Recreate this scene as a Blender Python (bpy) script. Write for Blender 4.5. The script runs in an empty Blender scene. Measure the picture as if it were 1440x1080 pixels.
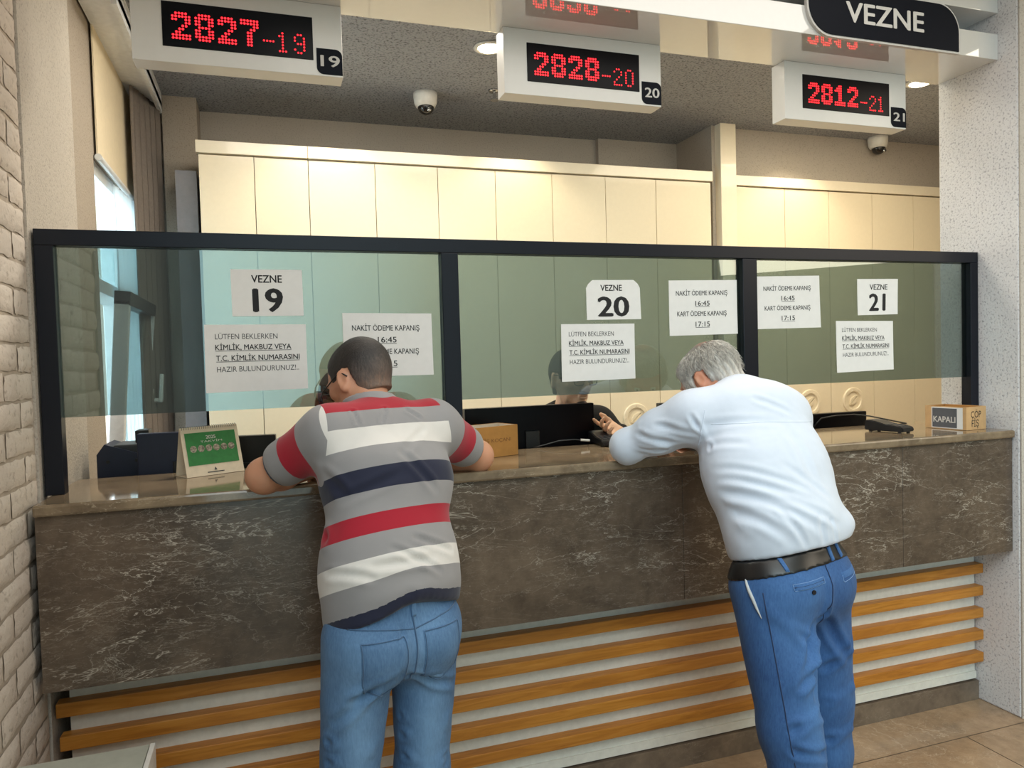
import bpy, bmesh, math, random
import numpy as np
from mathutils import Vector, Matrix

random.seed(7)
C = bpy.context.scene.collection
scene = bpy.context.scene

# ------------------------------------------------------------------ camera
FPX, YAW, PIT, ROL = 1034.4, .3197, -.03359, -.02819
CAM = (0.0, -2.248, 1.562)
_f = Vector((math.sin(YAW)*math.cos(PIT), math.cos(YAW)*math.cos(PIT), math.sin(PIT)))
_r = Vector((math.cos(YAW), -math.sin(YAW), 0.0))
_u = _r.cross(_f)
_r2 = _r*math.cos(ROL) + _u*math.sin(ROL)
_u2 = -_r*math.sin(ROL) + _u*math.cos(ROL)
cd = bpy.data.cameras.new('camera')
cd.sensor_width = 36.0
cd.lens = FPX/1440*36.0
cd.clip_start = .05
cam = bpy.data.objects.new('camera', cd)
C.objects.link(cam)
mw = Matrix.Identity(4)
for i, v in enumerate((_r2, _u2, -_f)):
    for j in range(3):
        mw[j][i] = v[j]
for j in range(3):
    mw[j][3] = CAM[j]
cam.matrix_world = mw
scene.camera = cam

# ------------------------------------------------------------------ world
scene.view_settings.view_transform = 'Standard'
scene.view_settings.look = 'None'
scene.view_settings.gamma = 1.0
scene.view_settings.use_curve_mapping = False
scene.view_settings.exposure = 0.0
w = bpy.data.worlds.new('daylight')
scene.world = w
w.use_nodes = True
nt = w.node_tree
nt.nodes.clear()
n_out = nt.nodes.new('ShaderNodeOutputWorld')
n_bg = nt.nodes.new('ShaderNodeBackground')
n_tc = nt.nodes.new('ShaderNodeTexCoord')
n_dot = nt.nodes.new('ShaderNodeVectorMath')
n_dot.operation = 'DOT_PRODUCT'
n_dot.inputs[1].default_value = (-.78, -.62, 0.05)
n_rmp = nt.nodes.new('ShaderNodeValToRGB')
cr = n_rmp.color_ramp
cr.elements[0].position = .12
cr.elements[0].color = (.22, .22, .17, 1)
cr.elements[1].position = .44
cr.elements[1].color = (.42, .47, .40, 1)
for p_, c_ in ((.66, (1.12, 1.62, 1.66, 1)), (.85, (1.15, 1.5, 1.65, 1))):
    e_ = cr.elements.new(p_)
    e_.color = c_
nt.links.new(n_tc.outputs['Generated'], n_dot.inputs[0])
nt.links.new(n_dot.outputs['Value'], n_rmp.inputs[0])
nt.links.new(n_rmp.outputs[0], n_bg.inputs[0])
n_bg.inputs[1].default_value = 1.38
nt.links.new(n_bg.outputs[0], n_out.inputs[0])

# ------------------------------------------------------------------ lights
def light(name, kind, loc, target, energy, color, size=1.0, size_y=None, spot=None):
    d = bpy.data.lights.new(name, kind)
    d.energy = energy
    d.color = color
    if kind == 'AREA':
        d.size = size
        if size_y:
            d.shape = 'RECTANGLE'
            d.size_y = size_y
    else:
        d.shadow_soft_size = size
    if kind == 'SPOT':
        d.spot_size = math.radians(spot or 90)
        d.spot_blend = .6
    o = bpy.data.objects.new(name, d)
    C.objects.link(o)
    o.location = loc
    o.rotation_euler = (Vector(target)-Vector(loc)).to_track_quat('-Z', 'Y').to_euler()
    return o

light('entrance_daylight', 'AREA', (-.2, -4.2, 4.6), (1.2, 0, .9), 95, (.90, .96, 1.0), 3.6, 2.0)
light('hall_lamp_warm', 'AREA', (4.6, -2.6, 3.2), (1.6, .2, .9), 48, (1.0, .86, .68), 2.0, 2.0)
light('hall_overhead_fill', 'AREA', (1.3, -1.0, 3.08), (1.3, -.9, 0), 24, (1.0, .95, .88), 2.4, 1.6)  # overhead fill added to brighten the floor and the men's backs
light('office_lamp_left', 'AREA', (.6, .9, 3.03), (.6, 1.25, 0), 30, (1.0, .93, .80), 1.6, .5)
light('office_lamp_right', 'AREA', (3.4, .9, 3.03), (3.4, 1.2, 0), 34, (1.0, .87, .64), 1.8, .5)
light('window_daylight', 'AREA', (-1.5, 1.55, 1.9), (2.2, 1.6, 1.3), 70, (.88, .96, 1.0), 1.0, 1.6)
for i_, (x_, y_) in enumerate(((.35, 1.72), (1.42, 1.72), (3.45, 1.72))):
    light('downlight_beam', 'SPOT', (x_, y_, 3.03), (x_, y_+.12, 0), 16, (1.0, .86, .6), .03, spot=110)

# ------------------------------------------------------------------ node helpers
class NT:
    def __init__(s, name):
        s.m = bpy.data.materials.new(name)
        s.m.use_nodes = True
        s.t = s.m.node_tree
        s.t.nodes.clear()
        s.out = s.n('ShaderNodeOutputMaterial')
        s.b = s.n('ShaderNodeBsdfPrincipled')
        s.l(s.b.outputs[0], s.out.inputs[0])
        s.tc = s.n('ShaderNodeTexCoord')
    def n(s, t, **k):
        x = s.t.nodes.new(t)
        for a, v in k.items():
            setattr(x, a, v)
        return x
    def l(s, a, b):
        s.t.links.new(a, b)
    def map(s, scale=(1, 1, 1), rot=(0, 0, 0), src='Object'):
        m = s.n('ShaderNodeMapping')
        m.inputs['Scale'].default_value = scale
        m.inputs['Rotation'].default_value = rot
        s.l(s.tc.outputs[src], m.inputs[0])
        return m.outputs[0]
    def noise(s, vec, scale, detail=4, rough=.55, dist=0):
        x = s.n('ShaderNodeTexNoise')
        x.inputs['Scale'].default_value = scale
        x.inputs['Detail'].default_value = detail
        x.inputs['Roughness'].default_value = rough
        x.inputs['Distortion'].default_value = dist
        s.l(vec, x.inputs['Vector'])
        return x
    def ramp(s, fac, stops, const=False):
        r = s.n('ShaderNodeValToRGB')
        if const:
            r.color_ramp.interpolation = 'CONSTANT'
        e = r.color_ramp.elements
        while len(e) < len(stops):
            e.new(.5)
        for i, (p, c) in enumerate(stops):
            e[i].position = p
            e[i].color = (c[0], c[1], c[2], 1) if not isinstance(c, (int, float)) else (c, c, c, 1)
        s.l(fac, r.inputs[0])
        return r.outputs[0]
    def mix(s, fac, a, b, mode='MIX'):
        m = s.n('ShaderNodeMix', data_type='RGBA', blend_type=mode)
        for v, i in ((fac, 0), (a, 6), (b, 7)):
            if hasattr(v, 'is_output') or hasattr(v, 'links'):
                s.l(v, m.inputs[i])
            elif i == 0:
                m.inputs[0].default_value = v
            else:
                m.inputs[i].default_value = (v[0], v[1], v[2], 1)
        return m.outputs[2]
    def math(s, op, a, b=None):
        m = s.n('ShaderNodeMath', operation=op)
        for v, i in ((a, 0), (b, 1)):
            if v is None:
                continue
            if hasattr(v, 'links'):
                s.l(v, m.inputs[i])
            else:
                m.inputs[i].default_value = v
        return m.outputs[0]
    def bump(s, h, strength=.3, dist=.01):
        b = s.n('ShaderNodeBump')
        b.inputs['Strength'].default_value = strength
        b.inputs['Distance'].default_value = dist
        s.l(h, b.inputs['Height'])
        s.l(b.outputs[0], s.b.inputs['Normal'])
        return b
    def set(s, **k):
        for a, v in k.items():
            i = s.b.inputs[a.replace('_', ' ')]
            if hasattr(v, 'links'):
                s.l(v, i)
            elif isinstance(v, (tuple, list)):
                i.default_value = (v[0], v[1], v[2], 1)
            else:
                i.default_value = v
        return s

def srgb(r, g, b):
    f = lambda c: (c/255/12.92 if c/255 <= .04045 else ((c/255+.055)/1.055)**2.4)
    return (f(r), f(g), f(b))

def plain(name, col, rough=.5, metal=0, var=.06, scale=40, bump=0, coat=0, spec=.5):
    m = NT(name)
    v = m.map()
    nz = m.noise(v, scale, 3)
    a = tuple(c*(1-var) for c in col)
    b = tuple(min(1, c*(1+var)) for c in col)
    m.set(Base_Color=m.ramp(nz.outputs[0], [(.3, a), (.7, b)]), Roughness=rough, Metallic=metal)
    m.b.inputs['Coat Weight'].default_value = coat
    m.b.inputs['Specular IOR Level'].default_value = spec
    if bump:
        m.bump(nz.outputs[0], bump, .004)
    return m.m

def emit(name, col, strength):
    m = NT(name)
    m.set(Base_Color=(0, 0, 0), Roughness=.4)
    m.b.inputs['Emission Color'].default_value = (*col, 1)
    m.b.inputs['Emission Strength'].default_value = strength
    return m.m

def stucco(name, base, spot, amount=.62, scale=130, bump=.5):
    m = NT(name)
    v = m.map()
    n1 = m.noise(v, scale, 3, .6)
    n2 = m.noise(v, 5, 4)
    col = m.ramp(n1.outputs[0], [(.30, spot), (.30+(amount-.3)*.55, base), (1, base)])
    col = m.mix(m.ramp(n2.outputs[0], [(.35, 0.0), (.75, .22)]), col, tuple(c*.8 for c in base))
    m.set(Base_Color=col, Roughness=.9)
    m.bump(n1.outputs[0], bump, .006)
    return m.m

def marble(name, dark, mid, vein, rough=.16, vs=1.0, vein_amt=1.0):
    m = NT(name)
    v = m.map()
    cloud = m.noise(v, 3.2*vs, 6, .62, .6)
    base = m.ramp(cloud.outputs[0], [(.28, tuple(c*.55 for c in dark)), (.45, dark), (.68, mid)])
    fine = m.noise(v, 26*min(vs, 1), 5, .65)
    base = m.mix(.28, base, m.ramp(fine.outputs[0], [(.3, dark), (.75, tuple(min(1, c*1.6) for c in mid))]))
    # thin veins: zero crossings of warped noises
    mask = m.noise(v, 2.1*vs, 3)
    for sc, wd, rot, amt in [q for q in ((2.2, .0045, (.3, .7, .4), .95), (4.5, .006, (.9, .2, 1.1), .55), (8, .008, (.2, -.6, .8), .22), (17, .02, (1.2, -.3, .3), .16)) if vs < 1.5 or q[0] < 3]:
        mv = m.map((.8*vs, 1.0*vs, 2.6*vs), (0, .62+.25*(sc > 4)-.5*(sc > 8), 0))
        nn = m.noise(mv, sc, 6, .62, .5)
        d = m.math('ABSOLUTE', m.math('SUBTRACT', nn.outputs[0], .5))
        line = m.ramp(d, [(0, 1.0), (wd, 0.0)])
        mk = m.ramp(mask.outputs[0], [(.40, .12), (.66, 1.0)])
        fac = m.math('MULTIPLY', m.math('MULTIPLY', line, mk), amt*vein_amt)
        base = m.mix(fac, base, vein)
    m.set(Base_Color=base, Roughness=rough)
    m.b.inputs['Specular IOR Level'].default_value = .45
    return m.m

def oak():
    m = NT('oak_wood')
    v = m.map((1.2, 14, 14))
    nz = m.noise(v, 3.0, 6, .6, 1.2)
    big = m.noise(m.map((.8, .8, 6)), 2.2, 3)
    col = m.ramp(nz.outputs[0], [(.25, srgb(150, 92, 28)), (.5, srgb(190, 124, 42)), (.75, srgb(212, 148, 66))])
    col = m.mix(m.ramp(big.outputs[0], [(.35, 0.0), (.7, .35)]), col, srgb(165, 96, 40))
    m.set(Base_Color=col, Roughness=.42)
    m.bump(nz.outputs[0], .12, .002)
    return m.m

def glass_film():
    m = NT('tinted_glass')
    t = m.n('ShaderNodeBsdfTransparent')
    t.inputs[0].default_value = (.475, .555, .555, 1)
    g = m.n('ShaderNodeBsdfGlossy')
    g.inputs[0].default_value = (.95, 1.0, .98, 1)
    g.inputs['Roughness'].default_value = .012
    mx = m.n('ShaderNodeMixShader')
    mx.inputs[0].default_value = .13
    m.l(t.outputs[0], mx.inputs[1])
    m.l(g.outputs[0], mx.inputs[2])
    m.l(mx.outputs[0], m.out.inputs[0])
    return m.m

def clear_glass(name, tint=(.9, .97, .98), refl=.08):
    m = NT(name)
    t = m.n('ShaderNodeBsdfTransparent')
    t.inputs[0].default_value = (*tint, 1)
    g = m.n('ShaderNodeBsdfGlossy')
    g.inputs['Roughness'].default_value = .02
    mx = m.n('ShaderNodeMixShader')
    mx.inputs[0].default_value = refl
    m.l(t.outputs[0], mx.inputs[1])
    m.l(g.outputs[0], mx.inputs[2])
    m.l(mx.outputs[0], m.out.inputs[0])
    return m.m

def sheer_mat():
    m = NT('white_sheer')
    m.set(Base_Color=srgb(226, 230, 232), Roughness=.85)
    t = m.n('ShaderNodeBsdfTranslucent')
    t.inputs[0].default_value = (.8, .84, .86, 1)
    x = m.n('ShaderNodeMixShader')
    x.inputs[0].default_value = .6
    m.l(m.b.outputs[0], x.inputs[1])
    m.l(t.outputs[0], x.inputs[2])
    m.l(x.outputs[0], m.out.inputs[0])
    return m.m

M = {
 'marble': marble('dark_brown_marble', srgb(76, 64, 54), srgb(108, 93, 79), srgb(214, 203, 188), .2),
 'marble_top': marble('polished_marble_top', srgb(112, 96, 78), srgb(146, 128, 104), srgb(205, 190, 165), .07, 1.6, .5),
 'marble_floor': marble('brown_marble_floor', srgb(146, 122, 97), srgb(180, 152, 122), srgb(225, 206, 180), .2, .8, .8),
 'marble_kick': marble('brown_marble_kick', srgb(100, 86, 74), srgb(132, 115, 98), srgb(190, 176, 160), .3, 1.6, .5),
 'oak': oak(),
 'white_panel': plain('white_back_panel', srgb(222, 218, 208), .5),
 'stucco_white': stucco('white_stucco', srgb(232, 231, 232), srgb(160, 158, 164), .6, 110, .5),
 'stucco_beige': stucco('beige_stucco', srgb(194, 186, 176), srgb(160, 152, 143), .6, 130, .5),
 'stucco_dark': stucco('grey_beige_stucco', srgb(172, 160, 146), srgb(140, 130, 118), .6, 130, .4),
 'ceiling': stucco('grey_stucco_ceiling', srgb(162, 165, 172), srgb(70, 70, 72), .66, 85, .8),
 'backwall': stucco('taupe_back_wall', srgb(182, 174, 164), srgb(160, 152, 142), .6, 120, .3),
 'brick': stucco('painted_brick', srgb(214, 203, 192), srgb(180, 168, 157), .55, 45, .6),
 'mortar': plain('painted_mortar', srgb(185, 172, 158), .9, var=.1),
 'frame': plain('dark_metal_frame', srgb(17, 21, 32), .35, .2, spec=.35),
 'glass': glass_film(),
 'window_glass': clear_glass('window_glass'),
 'paper': plain('white_paper', srgb(228, 226, 224), .8, var=.02),
 'ink': plain('black_ink', srgb(18, 18, 22), .7),
 'ink_grey': plain('grey_ink', srgb(62, 62, 66), .7),
 'box_white': plain('white_display_housing', srgb(226, 224, 220), .35, var=.01, coat=.2),
 'beam': plain('glossy_white_beam', srgb(222, 221, 218), .05, var=.01, spec=1.0, coat=1.0),
 'black_gloss': plain('black_screen', srgb(8, 8, 14), .3, var=.02, spec=.15),
 'black_plastic': plain('black_plastic', srgb(20, 21, 24), .38),
 'navy_plastic': plain('navy_plastic', srgb(28, 36, 62), .45),
 'dark_grey': plain('dark_grey_plastic', srgb(52, 54, 58), .45),
 'sign_black': plain('sign_black', srgb(14, 18, 28), .55, spec=.12),
 'sign_white': plain('sign_letter_white', srgb(205, 202, 198), .5),
 'led': emit('red_led', (1.0, .012, .02), 4.2),
 'lamp': emit('lamp_lens', (1.0, .85, .55), 14),
 'cream': plain('cream_laminate', srgb(240, 228, 202), .38, var=.015, coat=.15),
 'cream_trim': plain('cream_trim', srgb(242, 232, 210), .3, var=.015, coat=.3),
 'grey_panel': plain('grey_panel', srgb(128, 128, 134), .6),
 'white_plastic': plain('white_plastic', srgb(230, 228, 222), .4),
 'white_pvc': plain('white_pvc', srgb(232, 234, 236), .35),
 'carton': plain('brown_cardboard', srgb(176, 124, 62), .85, var=.08, scale=25),
 'carton_light': plain('light_cardboard', srgb(196, 158, 112), .85, var=.08, scale=25),
 'carton_in': plain('cardboard_inside', srgb(225, 214, 200), .85),
 'sign_grey': plain('grey_print', srgb(84, 86, 92), .6),
 'green': plain('green_print', srgb(44, 122, 60), .6, var=.12, scale=60),
 'cal_card': plain('calendar_card', srgb(222, 206, 182), .7),
 'photo': plain('tiny_photo_print', srgb(150, 140, 125), .6, var=.8, scale=160),
 'curtain': plain('grey_taupe_drape', srgb(128, 118, 110), .9, var=.08, scale=80),
 'sheer': sheer_mat(),
 'blind': plain('cream_blind', srgb(232, 216, 186), .8, var=.03),
 'kiosk': plain('pale_grey_green_top', srgb(176, 178, 166), .5, var=.05),
 'chrome': plain('chrome', srgb(200, 200, 200), .2, 1),
 'desk': plain('desk_laminate', srgb(190, 175, 150), .5),
 'dome': plain('smoked_dome', srgb(20, 20, 24), .06, spec=.8),
 'slab_plain': plain('painted_slab', srgb(205, 196, 182), .8),
}

M['beam'].node_tree.nodes['Principled BSDF'].inputs['Coat IOR'].default_value = 1.9
# ------------------------------------------------------------------ geometry helpers
def link(name, me, mat=None, parent=None):
    o = bpy.data.objects.new(name, me)
    C.objects.link(o)
    if mat is not None:
        for m_ in (mat if isinstance(mat, (list, tuple)) else [mat]):
            me.materials.append(m_)
    if parent is not None:
        o.parent = parent
    return o

def obj(name, bm, mat, parent=None, smooth=False):
    me = bpy.data.meshes.new(name)
    bmesh.ops.recalc_face_normals(bm, faces=bm.faces)
    bm.to_mesh(me)
    bm.free()
    if smooth:
        for p in me.polygons:
            p.use_smooth = True
    return link(name, me, mat, parent)

def tag(o, label=None, cat=None, group=None, kind=None):
    if label: o['label'] = label
    if cat: o['category'] = cat
    if group: o['group'] = group
    if kind: o['kind'] = kind
    return o

def thing(name, label, cat, loc=(0, 0, 0), rz=0, group=None):
    o = bpy.data.objects.new(name, None)
    C.objects.link(o)
    o.empty_display_size = .1
    o.location = loc
    o.rotation_euler = (0, 0, rz)
    return tag(o, label, cat, group)

def box(bm, x0, x1, y0, y1, z0, z1, bev=0, mi=0):
    vs = [bm.verts.new((x, y, z)) for z in (z0, z1) for y in (y0, y1) for x in (x0, x1)]
    fs = [bm.faces.new([vs[i] for i in f]) for f in ((0, 2, 3, 1), (4, 5, 7, 6), (0, 1, 5, 4), (2, 6, 7, 3), (0, 4, 6, 2), (1, 3, 7, 5))]
    for f in fs:
        f.material_index = mi
    if bev:
        es = list({e for f in fs for e in f.edges})
        r = bmesh.ops.bevel(bm, geom=es, offset=bev, segments=2, affect='EDGES', profile=.5)
        for f in r['faces']:
            f.material_index = mi
    return bm

def bx(name, x0, x1, y0, y1, z0, z1, mat, parent=None, bev=0):
    return obj(name, box(bmesh.new(), x0, x1, y0, y1, z0, z1, bev), mat, parent)

def cyl(bm, p, q, r0, r1=None, seg=20, cap=True):
    r1 = r0 if r1 is None else r1
    p, q = Vector(p), Vector(q)
    d = (q-p).normalized()
    a = d.orthogonal().normalized()
    b = d.cross(a)
    rings = []
    for c, r in ((p, r0), (q, r1)):
        rings.append([bm.verts.new(c + (a*math.cos(t)+b*math.sin(t))*r) for t in (2*math.pi*i/seg for i in range(seg))])
    for i in range(seg):
        bm.faces.new((rings[0][i], rings[0][(i+1) % seg], rings[1][(i+1) % seg], rings[1][i]))
    if cap:
        bm.faces.new(rings[0][::-1])
        bm.faces.new(rings[1])
    return bm

def tube(bm, pts, r, seg=8):
    pts = [Vector(p) for p in pts]
    prev = None
    a = None
    for i, p in enumerate(pts):
        d = (pts[min(i+1, len(pts)-1)]-pts[max(i-1, 0)]).normalized()
        a = d.orthogonal().normalized() if a is None else (a-d*a.dot(d)).normalized()
        b = d.cross(a)
        rr = r[i] if isinstance(r, (list, tuple)) else r
        ring = [bm.verts.new(p+(a*math.cos(t)+b*math.sin(t))*rr) for t in (2*math.pi*k/seg for k in range(seg))]
        if prev:
            for k in range(seg):
                bm.faces.new((prev[k], prev[(k+1) % seg], ring[(k+1) % seg], ring[k]))
        else:
            bm.faces.new(ring[::-1])
        prev = ring
    bm.faces.new(prev)
    return bm

def lathe(bm, prof, c, axis='Z', seg=32, caps=True):
    c = Vector(c)
    rings = []
    for r, h in prof:
        ring = []
        for i in range(seg):
            t = 2*math.pi*i/seg
            v = Vector((r*math.cos(t), r*math.sin(t), h)) if axis == 'Z' else Vector((r*math.cos(t), h, r*math.sin(t)))
            ring.append(bm.verts.new(c+v))
        rings.append(ring)
    for a, b in zip(rings, rings[1:]):
        for i in range(seg):
            bm.faces.new((a[i], a[(i+1) % seg], b[(i+1) % seg], b[i]))
    if caps:
        bm.faces.new(rings[0])
        bm.faces.new(rings[-1][::-1])
    return bm

def prism(bm, pts, y0, y1):
    """outline (x, z) extruded from y0 (front) to y1"""
    a = [bm.verts.new((x, y0, z)) for x, z in pts]
    b = [bm.verts.new((x, y1, z)) for x, z in pts]
    n = len(pts)
    bm.faces.new(a)
    bm.faces.new(b[::-1])
    for i in range(n):
        bm.faces.new((a[i], b[i], b[(i+1) % n], a[(i+1) % n]))
    return bm

_tc = {}
def text_mesh(s, bold=0.0, extrude=.0, underline=False):
    """text as a mesh, baseline at y=0, left at 0; returns (verts array, faces, width, capheight)"""
    key = (s, bold, underline)
    if key in _tc:
        return _tc[key]
    cu = bpy.data.curves.new('t', 'FONT')
    cu.body = s
    cu.size = 1.0
    cu.resolution_u = 3
    cu.offset = 0
    o = bpy.data.objects.new('t', cu)
    C.objects.link(o)
    dg = bpy.context.evaluated_depsgraph_get()
    me = bpy.data.meshes.new_from_object(o.evaluated_get(dg))
    v = np.array([tuple(x.co) for x in me.vertices])
    f = [tuple(p.vertices) for p in me.polygons]
    bpy.data.objects.remove(o)
    bpy.data.meshes.remove(me)
    bpy.data.curves.remove(cu)
    if bold:
        k = len(v)
        n0 = len(f)
        vv, ff = [v], list(f)
        for i_, (dx_, dy_) in enumerate(((bold, 0), (bold/2, bold/2), (bold/2, -bold/2))):
            vv.append(v+np.array([dx_*2, dy_*1.2, .00012*(i_+1)]))
            ff += [tuple(j+k*(i_+1) for j in q) for q in f[:n0]]
        v, f = np.vstack(vv), ff
    x0 = v[:, 0].min()
    v[:, 0] -= x0
    wdt = v[:, 0].max()
    if underline:
        k = len(v)
        v = np.vstack([v, [(0, -.16, 0), (wdt, -.16, 0), (wdt, -.10, 0), (0, -.10, 0)]])
        f = f + [(k, k+1, k+2, k+3)]
    _tc[key] = (v, f, wdt)
    return _tc[key]

def lettering(lines, mat, parent, frame, name='lettering'):
    """lines: (text, x0, x1, zbase, capheight, bold, underline[, material index]); frame maps (x, z) to a 3D point"""
    o = None
    for ln in lines:
        t, x0, x1, zb, ch, bold, ul = ln[:7]
        v, f, wd = text_mesh(t, bold, 0, ul)
        me = bpy.data.meshes.new(name)
        me.from_pydata([tuple(frame(x0 + a*(x1-x0)/wd, zb + b*ch/.70)-Vector((0, c_, 0))) for a, b, c_ in v], [], f)
        m_ = mat[ln[7] if len(ln) > 7 else 0] if isinstance(mat, (list, tuple)) else mat
        o = link(name, me, m_, parent)
    return o

# ------------------------------------------------------------------ the setting
XL, XR, HC = -.62, 2.937, 1.21
fl = bx('floor', -3.5, 7.5, -6.5, 2.6, -.12, 0, M['marble_floor'])
tag(fl, kind='structure')
bm = bmesh.new()
for y_ in (-.058, -.66, -1.26, -1.86, -2.46):
    box(bm, -3, 7, y_-.0015, y_+.0015, .0002, .0008)
for x_ in (-.1, .8, 1.7, 2.6, 3.5):
    box(bm, x_-.0015, x_+.0015, -4, -.06, .0002, .0008)
tag(obj('trim_4', bm, plain('floor_joint', srgb(84, 70, 56), .6)), kind='structure')

def struct(name, bm, mat):
    return tag(obj(name, bm, mat), kind='structure')

# left wall: painted bricks, then a stucco pier, then the window wall
bm = bmesh.new()
box(bm, -1.0, XL-.008, -.62, .125, 0, 3.5)
wl = struct('wall_left', bm, [M['mortar'], M['brick']])
bm = bmesh.new()
z = 0.0
row = 0
rnd = random.Random(3)
while z < 3.45:
    y = .122 - (0 if row % 2 else .0)
    first = True
    while y > -.5:
        ln = (.11 if row % 2 else .24) if first else .235
        ln += rnd.uniform(-.015, .015)
        first = False
        y0, y1 = y-ln+.005, y-.004+rnd.uniform(-.004, .003)
        dx = rnd.uniform(-.002, .008)
        dz = rnd.uniform(-.003, .003)
        # uneven brick face
        ny, nz = 7, 5
        grid = []
        for a in range(nz+1):
            r_ = []
            for b in range(ny+1):
                fy, fz = b/ny, a/nz
                edge = min(fy, 1-fy)*ln/.02, min(fz, 1-fz)*.07/.014
                e = min(1, min(edge))
                x = XL - .006 + (.004+dx*.35)*(e**.6) + rnd.uniform(-.0012, .0012)
                r_.append(bm.verts.new((x, y0+(y1-y0)*fy+rnd.uniform(-.002, .002)*(0 if b in (0, ny) else 1), z+.004+dz+.066*fz+rnd.uniform(-.003, .003))))
            grid.append(r_)
        for a in range(nz):
            for b in range(ny):
                bm.faces.new((grid[a][b], grid[a][b+1], grid[a+1][b+1], grid[a+1][b]))
        y -= ln
    z += .0745
    row += 1
bk = obj('brick_cladding', bm, M['brick'], wl, True)
bk.visible_shadow = True
struct('wall_left_hall', box(bmesh.new(), -1.0, XL, -5.6, -.62, 0, 3.5), M['grey_panel'])
struct('wall_left_pier', box(bmesh.new(), -1.0, XL, .126, .72, 0, 3.5), M['stucco_beige'])
bm = bmesh.new()
box(bm, -.95, -.655, .72, 1.22, 0, 3.5)
box(bm, -.95, -.655, 2.10, 2.72, 0, 3.5)
box(bm, -.95, -.655, 1.22, 2.10, 0, .85)
box(bm, -.95, -.655, 1.22, 2.10, 2.46, 3.5)
struct('wall_left_window_side', bm, M['stucco_dark'])

# window with a tilted sash
wn = thing('window_1', None, None)
tag(wn, kind='structure')
bm = bmesh.new()
for a in ((1.22, 1.27, .85, 2.46), (2.05, 2.10, .85, 2.46), (1.27, 2.05, .85, .90), (1.27, 2.05, 2.40, 2.46), (1.27, 2.05, 1.90, 1.96)):
    box(bm, -.80, -.67, a[0], a[1], a[2], a[3], .004)
obj('window_frame', bm, M['white_pvc'], wn)
bx('window_pane', -.745, -.738, 1.27, 2.05, 1.96, 2.40, M['window_glass'], wn)
bm = bmesh.new()
for a in ((0, .04, 0, .96), (.72, .76, 0, .96), (.04, .72, 0, .05)):
    box(bm, -.03, .03, a[0], a[1], a[2], a[3], .004)
so = obj('sash', bm, M['white_pvc'], wn)
bx('sash_head', -.03, .034, 0, .76, .94, 1.0, M['dark_grey'], so, .003)
so.location = (-.655, 1.275, .905)
so.rotation_euler = (0, .075, 0)
sp = bx('sash_pane', -.004, .004, .04, .72, .05, .94, M['window_glass'], so)
bm = bmesh.new()
box(bm, .03, .045, .715, .745, .42, .56, .004)
cyl(bm, (.04, .73, .50), (.075, .73, .50), .012)
box(bm, .068, .088, .715, .745, .49, .64, .006)
obj('window_handle', bm, M['white_plastic'], so)
# cream roller blind above and the roll
bl = thing('roller_blind', 'cream roller blind pulled halfway above the side window', 'blind', (-.645, 1.23, 2.46))
bx('blind_fabric', 0, .006, .0, .86, 0, .58, M['blind'], bl)
bm = bmesh.new()
cyl(bm, (.008, -.01, -.008), (.008, .87, -.008), .014)
obj('bottom_bar', bm, M['white_pvc'], bl)

def drape(name, x0, x1, y0, y1, z0, z1, n, amp, mat, label, taper=0.0, seed=1):
    rr = random.Random(seed)
    bm = bmesh.new()
    ph = [rr.uniform(0, 6.28) for _ in range(6)]
    rows = []
    nz = 30
    for j in range(nz+1):
        t = j/nz
        r_ = []
        for i in range(n*10+1):
            u = i/(n*10)
            a = amp*(math.sin(u*n*6.283+ph[0]+.5*math.sin(t*3+ph[1]))+.35*math.sin(u*n*13+ph[2]+t*2))
            wv = 1-taper*math.sin(t*math.pi*.5)
            r_.append(bm.verts.new((x0+(x1-x0)*u*wv+a*.5, y0+(y1-y0)*u+a, z1+(z0-z1)*t)))
        rows.append(r_)
    for a, b in zip(rows, rows[1:]):
        for i in range(len(a)-1):
            bm.faces.new((a[i], a[i+1], b[i+1], b[i]))
    o = obj(name, bm, mat, None, True)
    md = o.modifiers.new('thick', 'SOLIDIFY')
    md.thickness = .003
    return tag(o, label, 'curtain')
drape('curtain', -.605, -.515, 1.88, 2.19, .05, 2.99, 5, .022, M['curtain'], 'grey taupe drape gathered at the far end of the side window', 0, 4)
drape('sheer_curtain', -.640, -.615, 1.58, 2.04, .05, 2.42, 6, .010, M['sheer'], 'thin white sheer curtain hanging beside the tilted window', 0, 9)
bm = bmesh.new()
box(bm, -.645, -.50, .95, 2.24, 3.0, 3.03)
box(bm, -.52, -.50, .95, 2.24, 2.97, 3.08)
struct('trim_1', bm, M['white_pvc'])

# office ceiling, then a light-blocking slab over the hall
bm = bmesh.new()
box(bm, -.95, 6.2, .345, 2.75, 3.08, 3.25)
struct('ceiling', bm, M['ceiling'])
bm = bmesh.new()
box(bm, -.62, 3.6, -1.75, .05, 3.12, 3.3)  # unseen slab added to keep the high daylight area off beam and displays
struct('hall_shade_slab', bm, M['slab_plain'])
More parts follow.
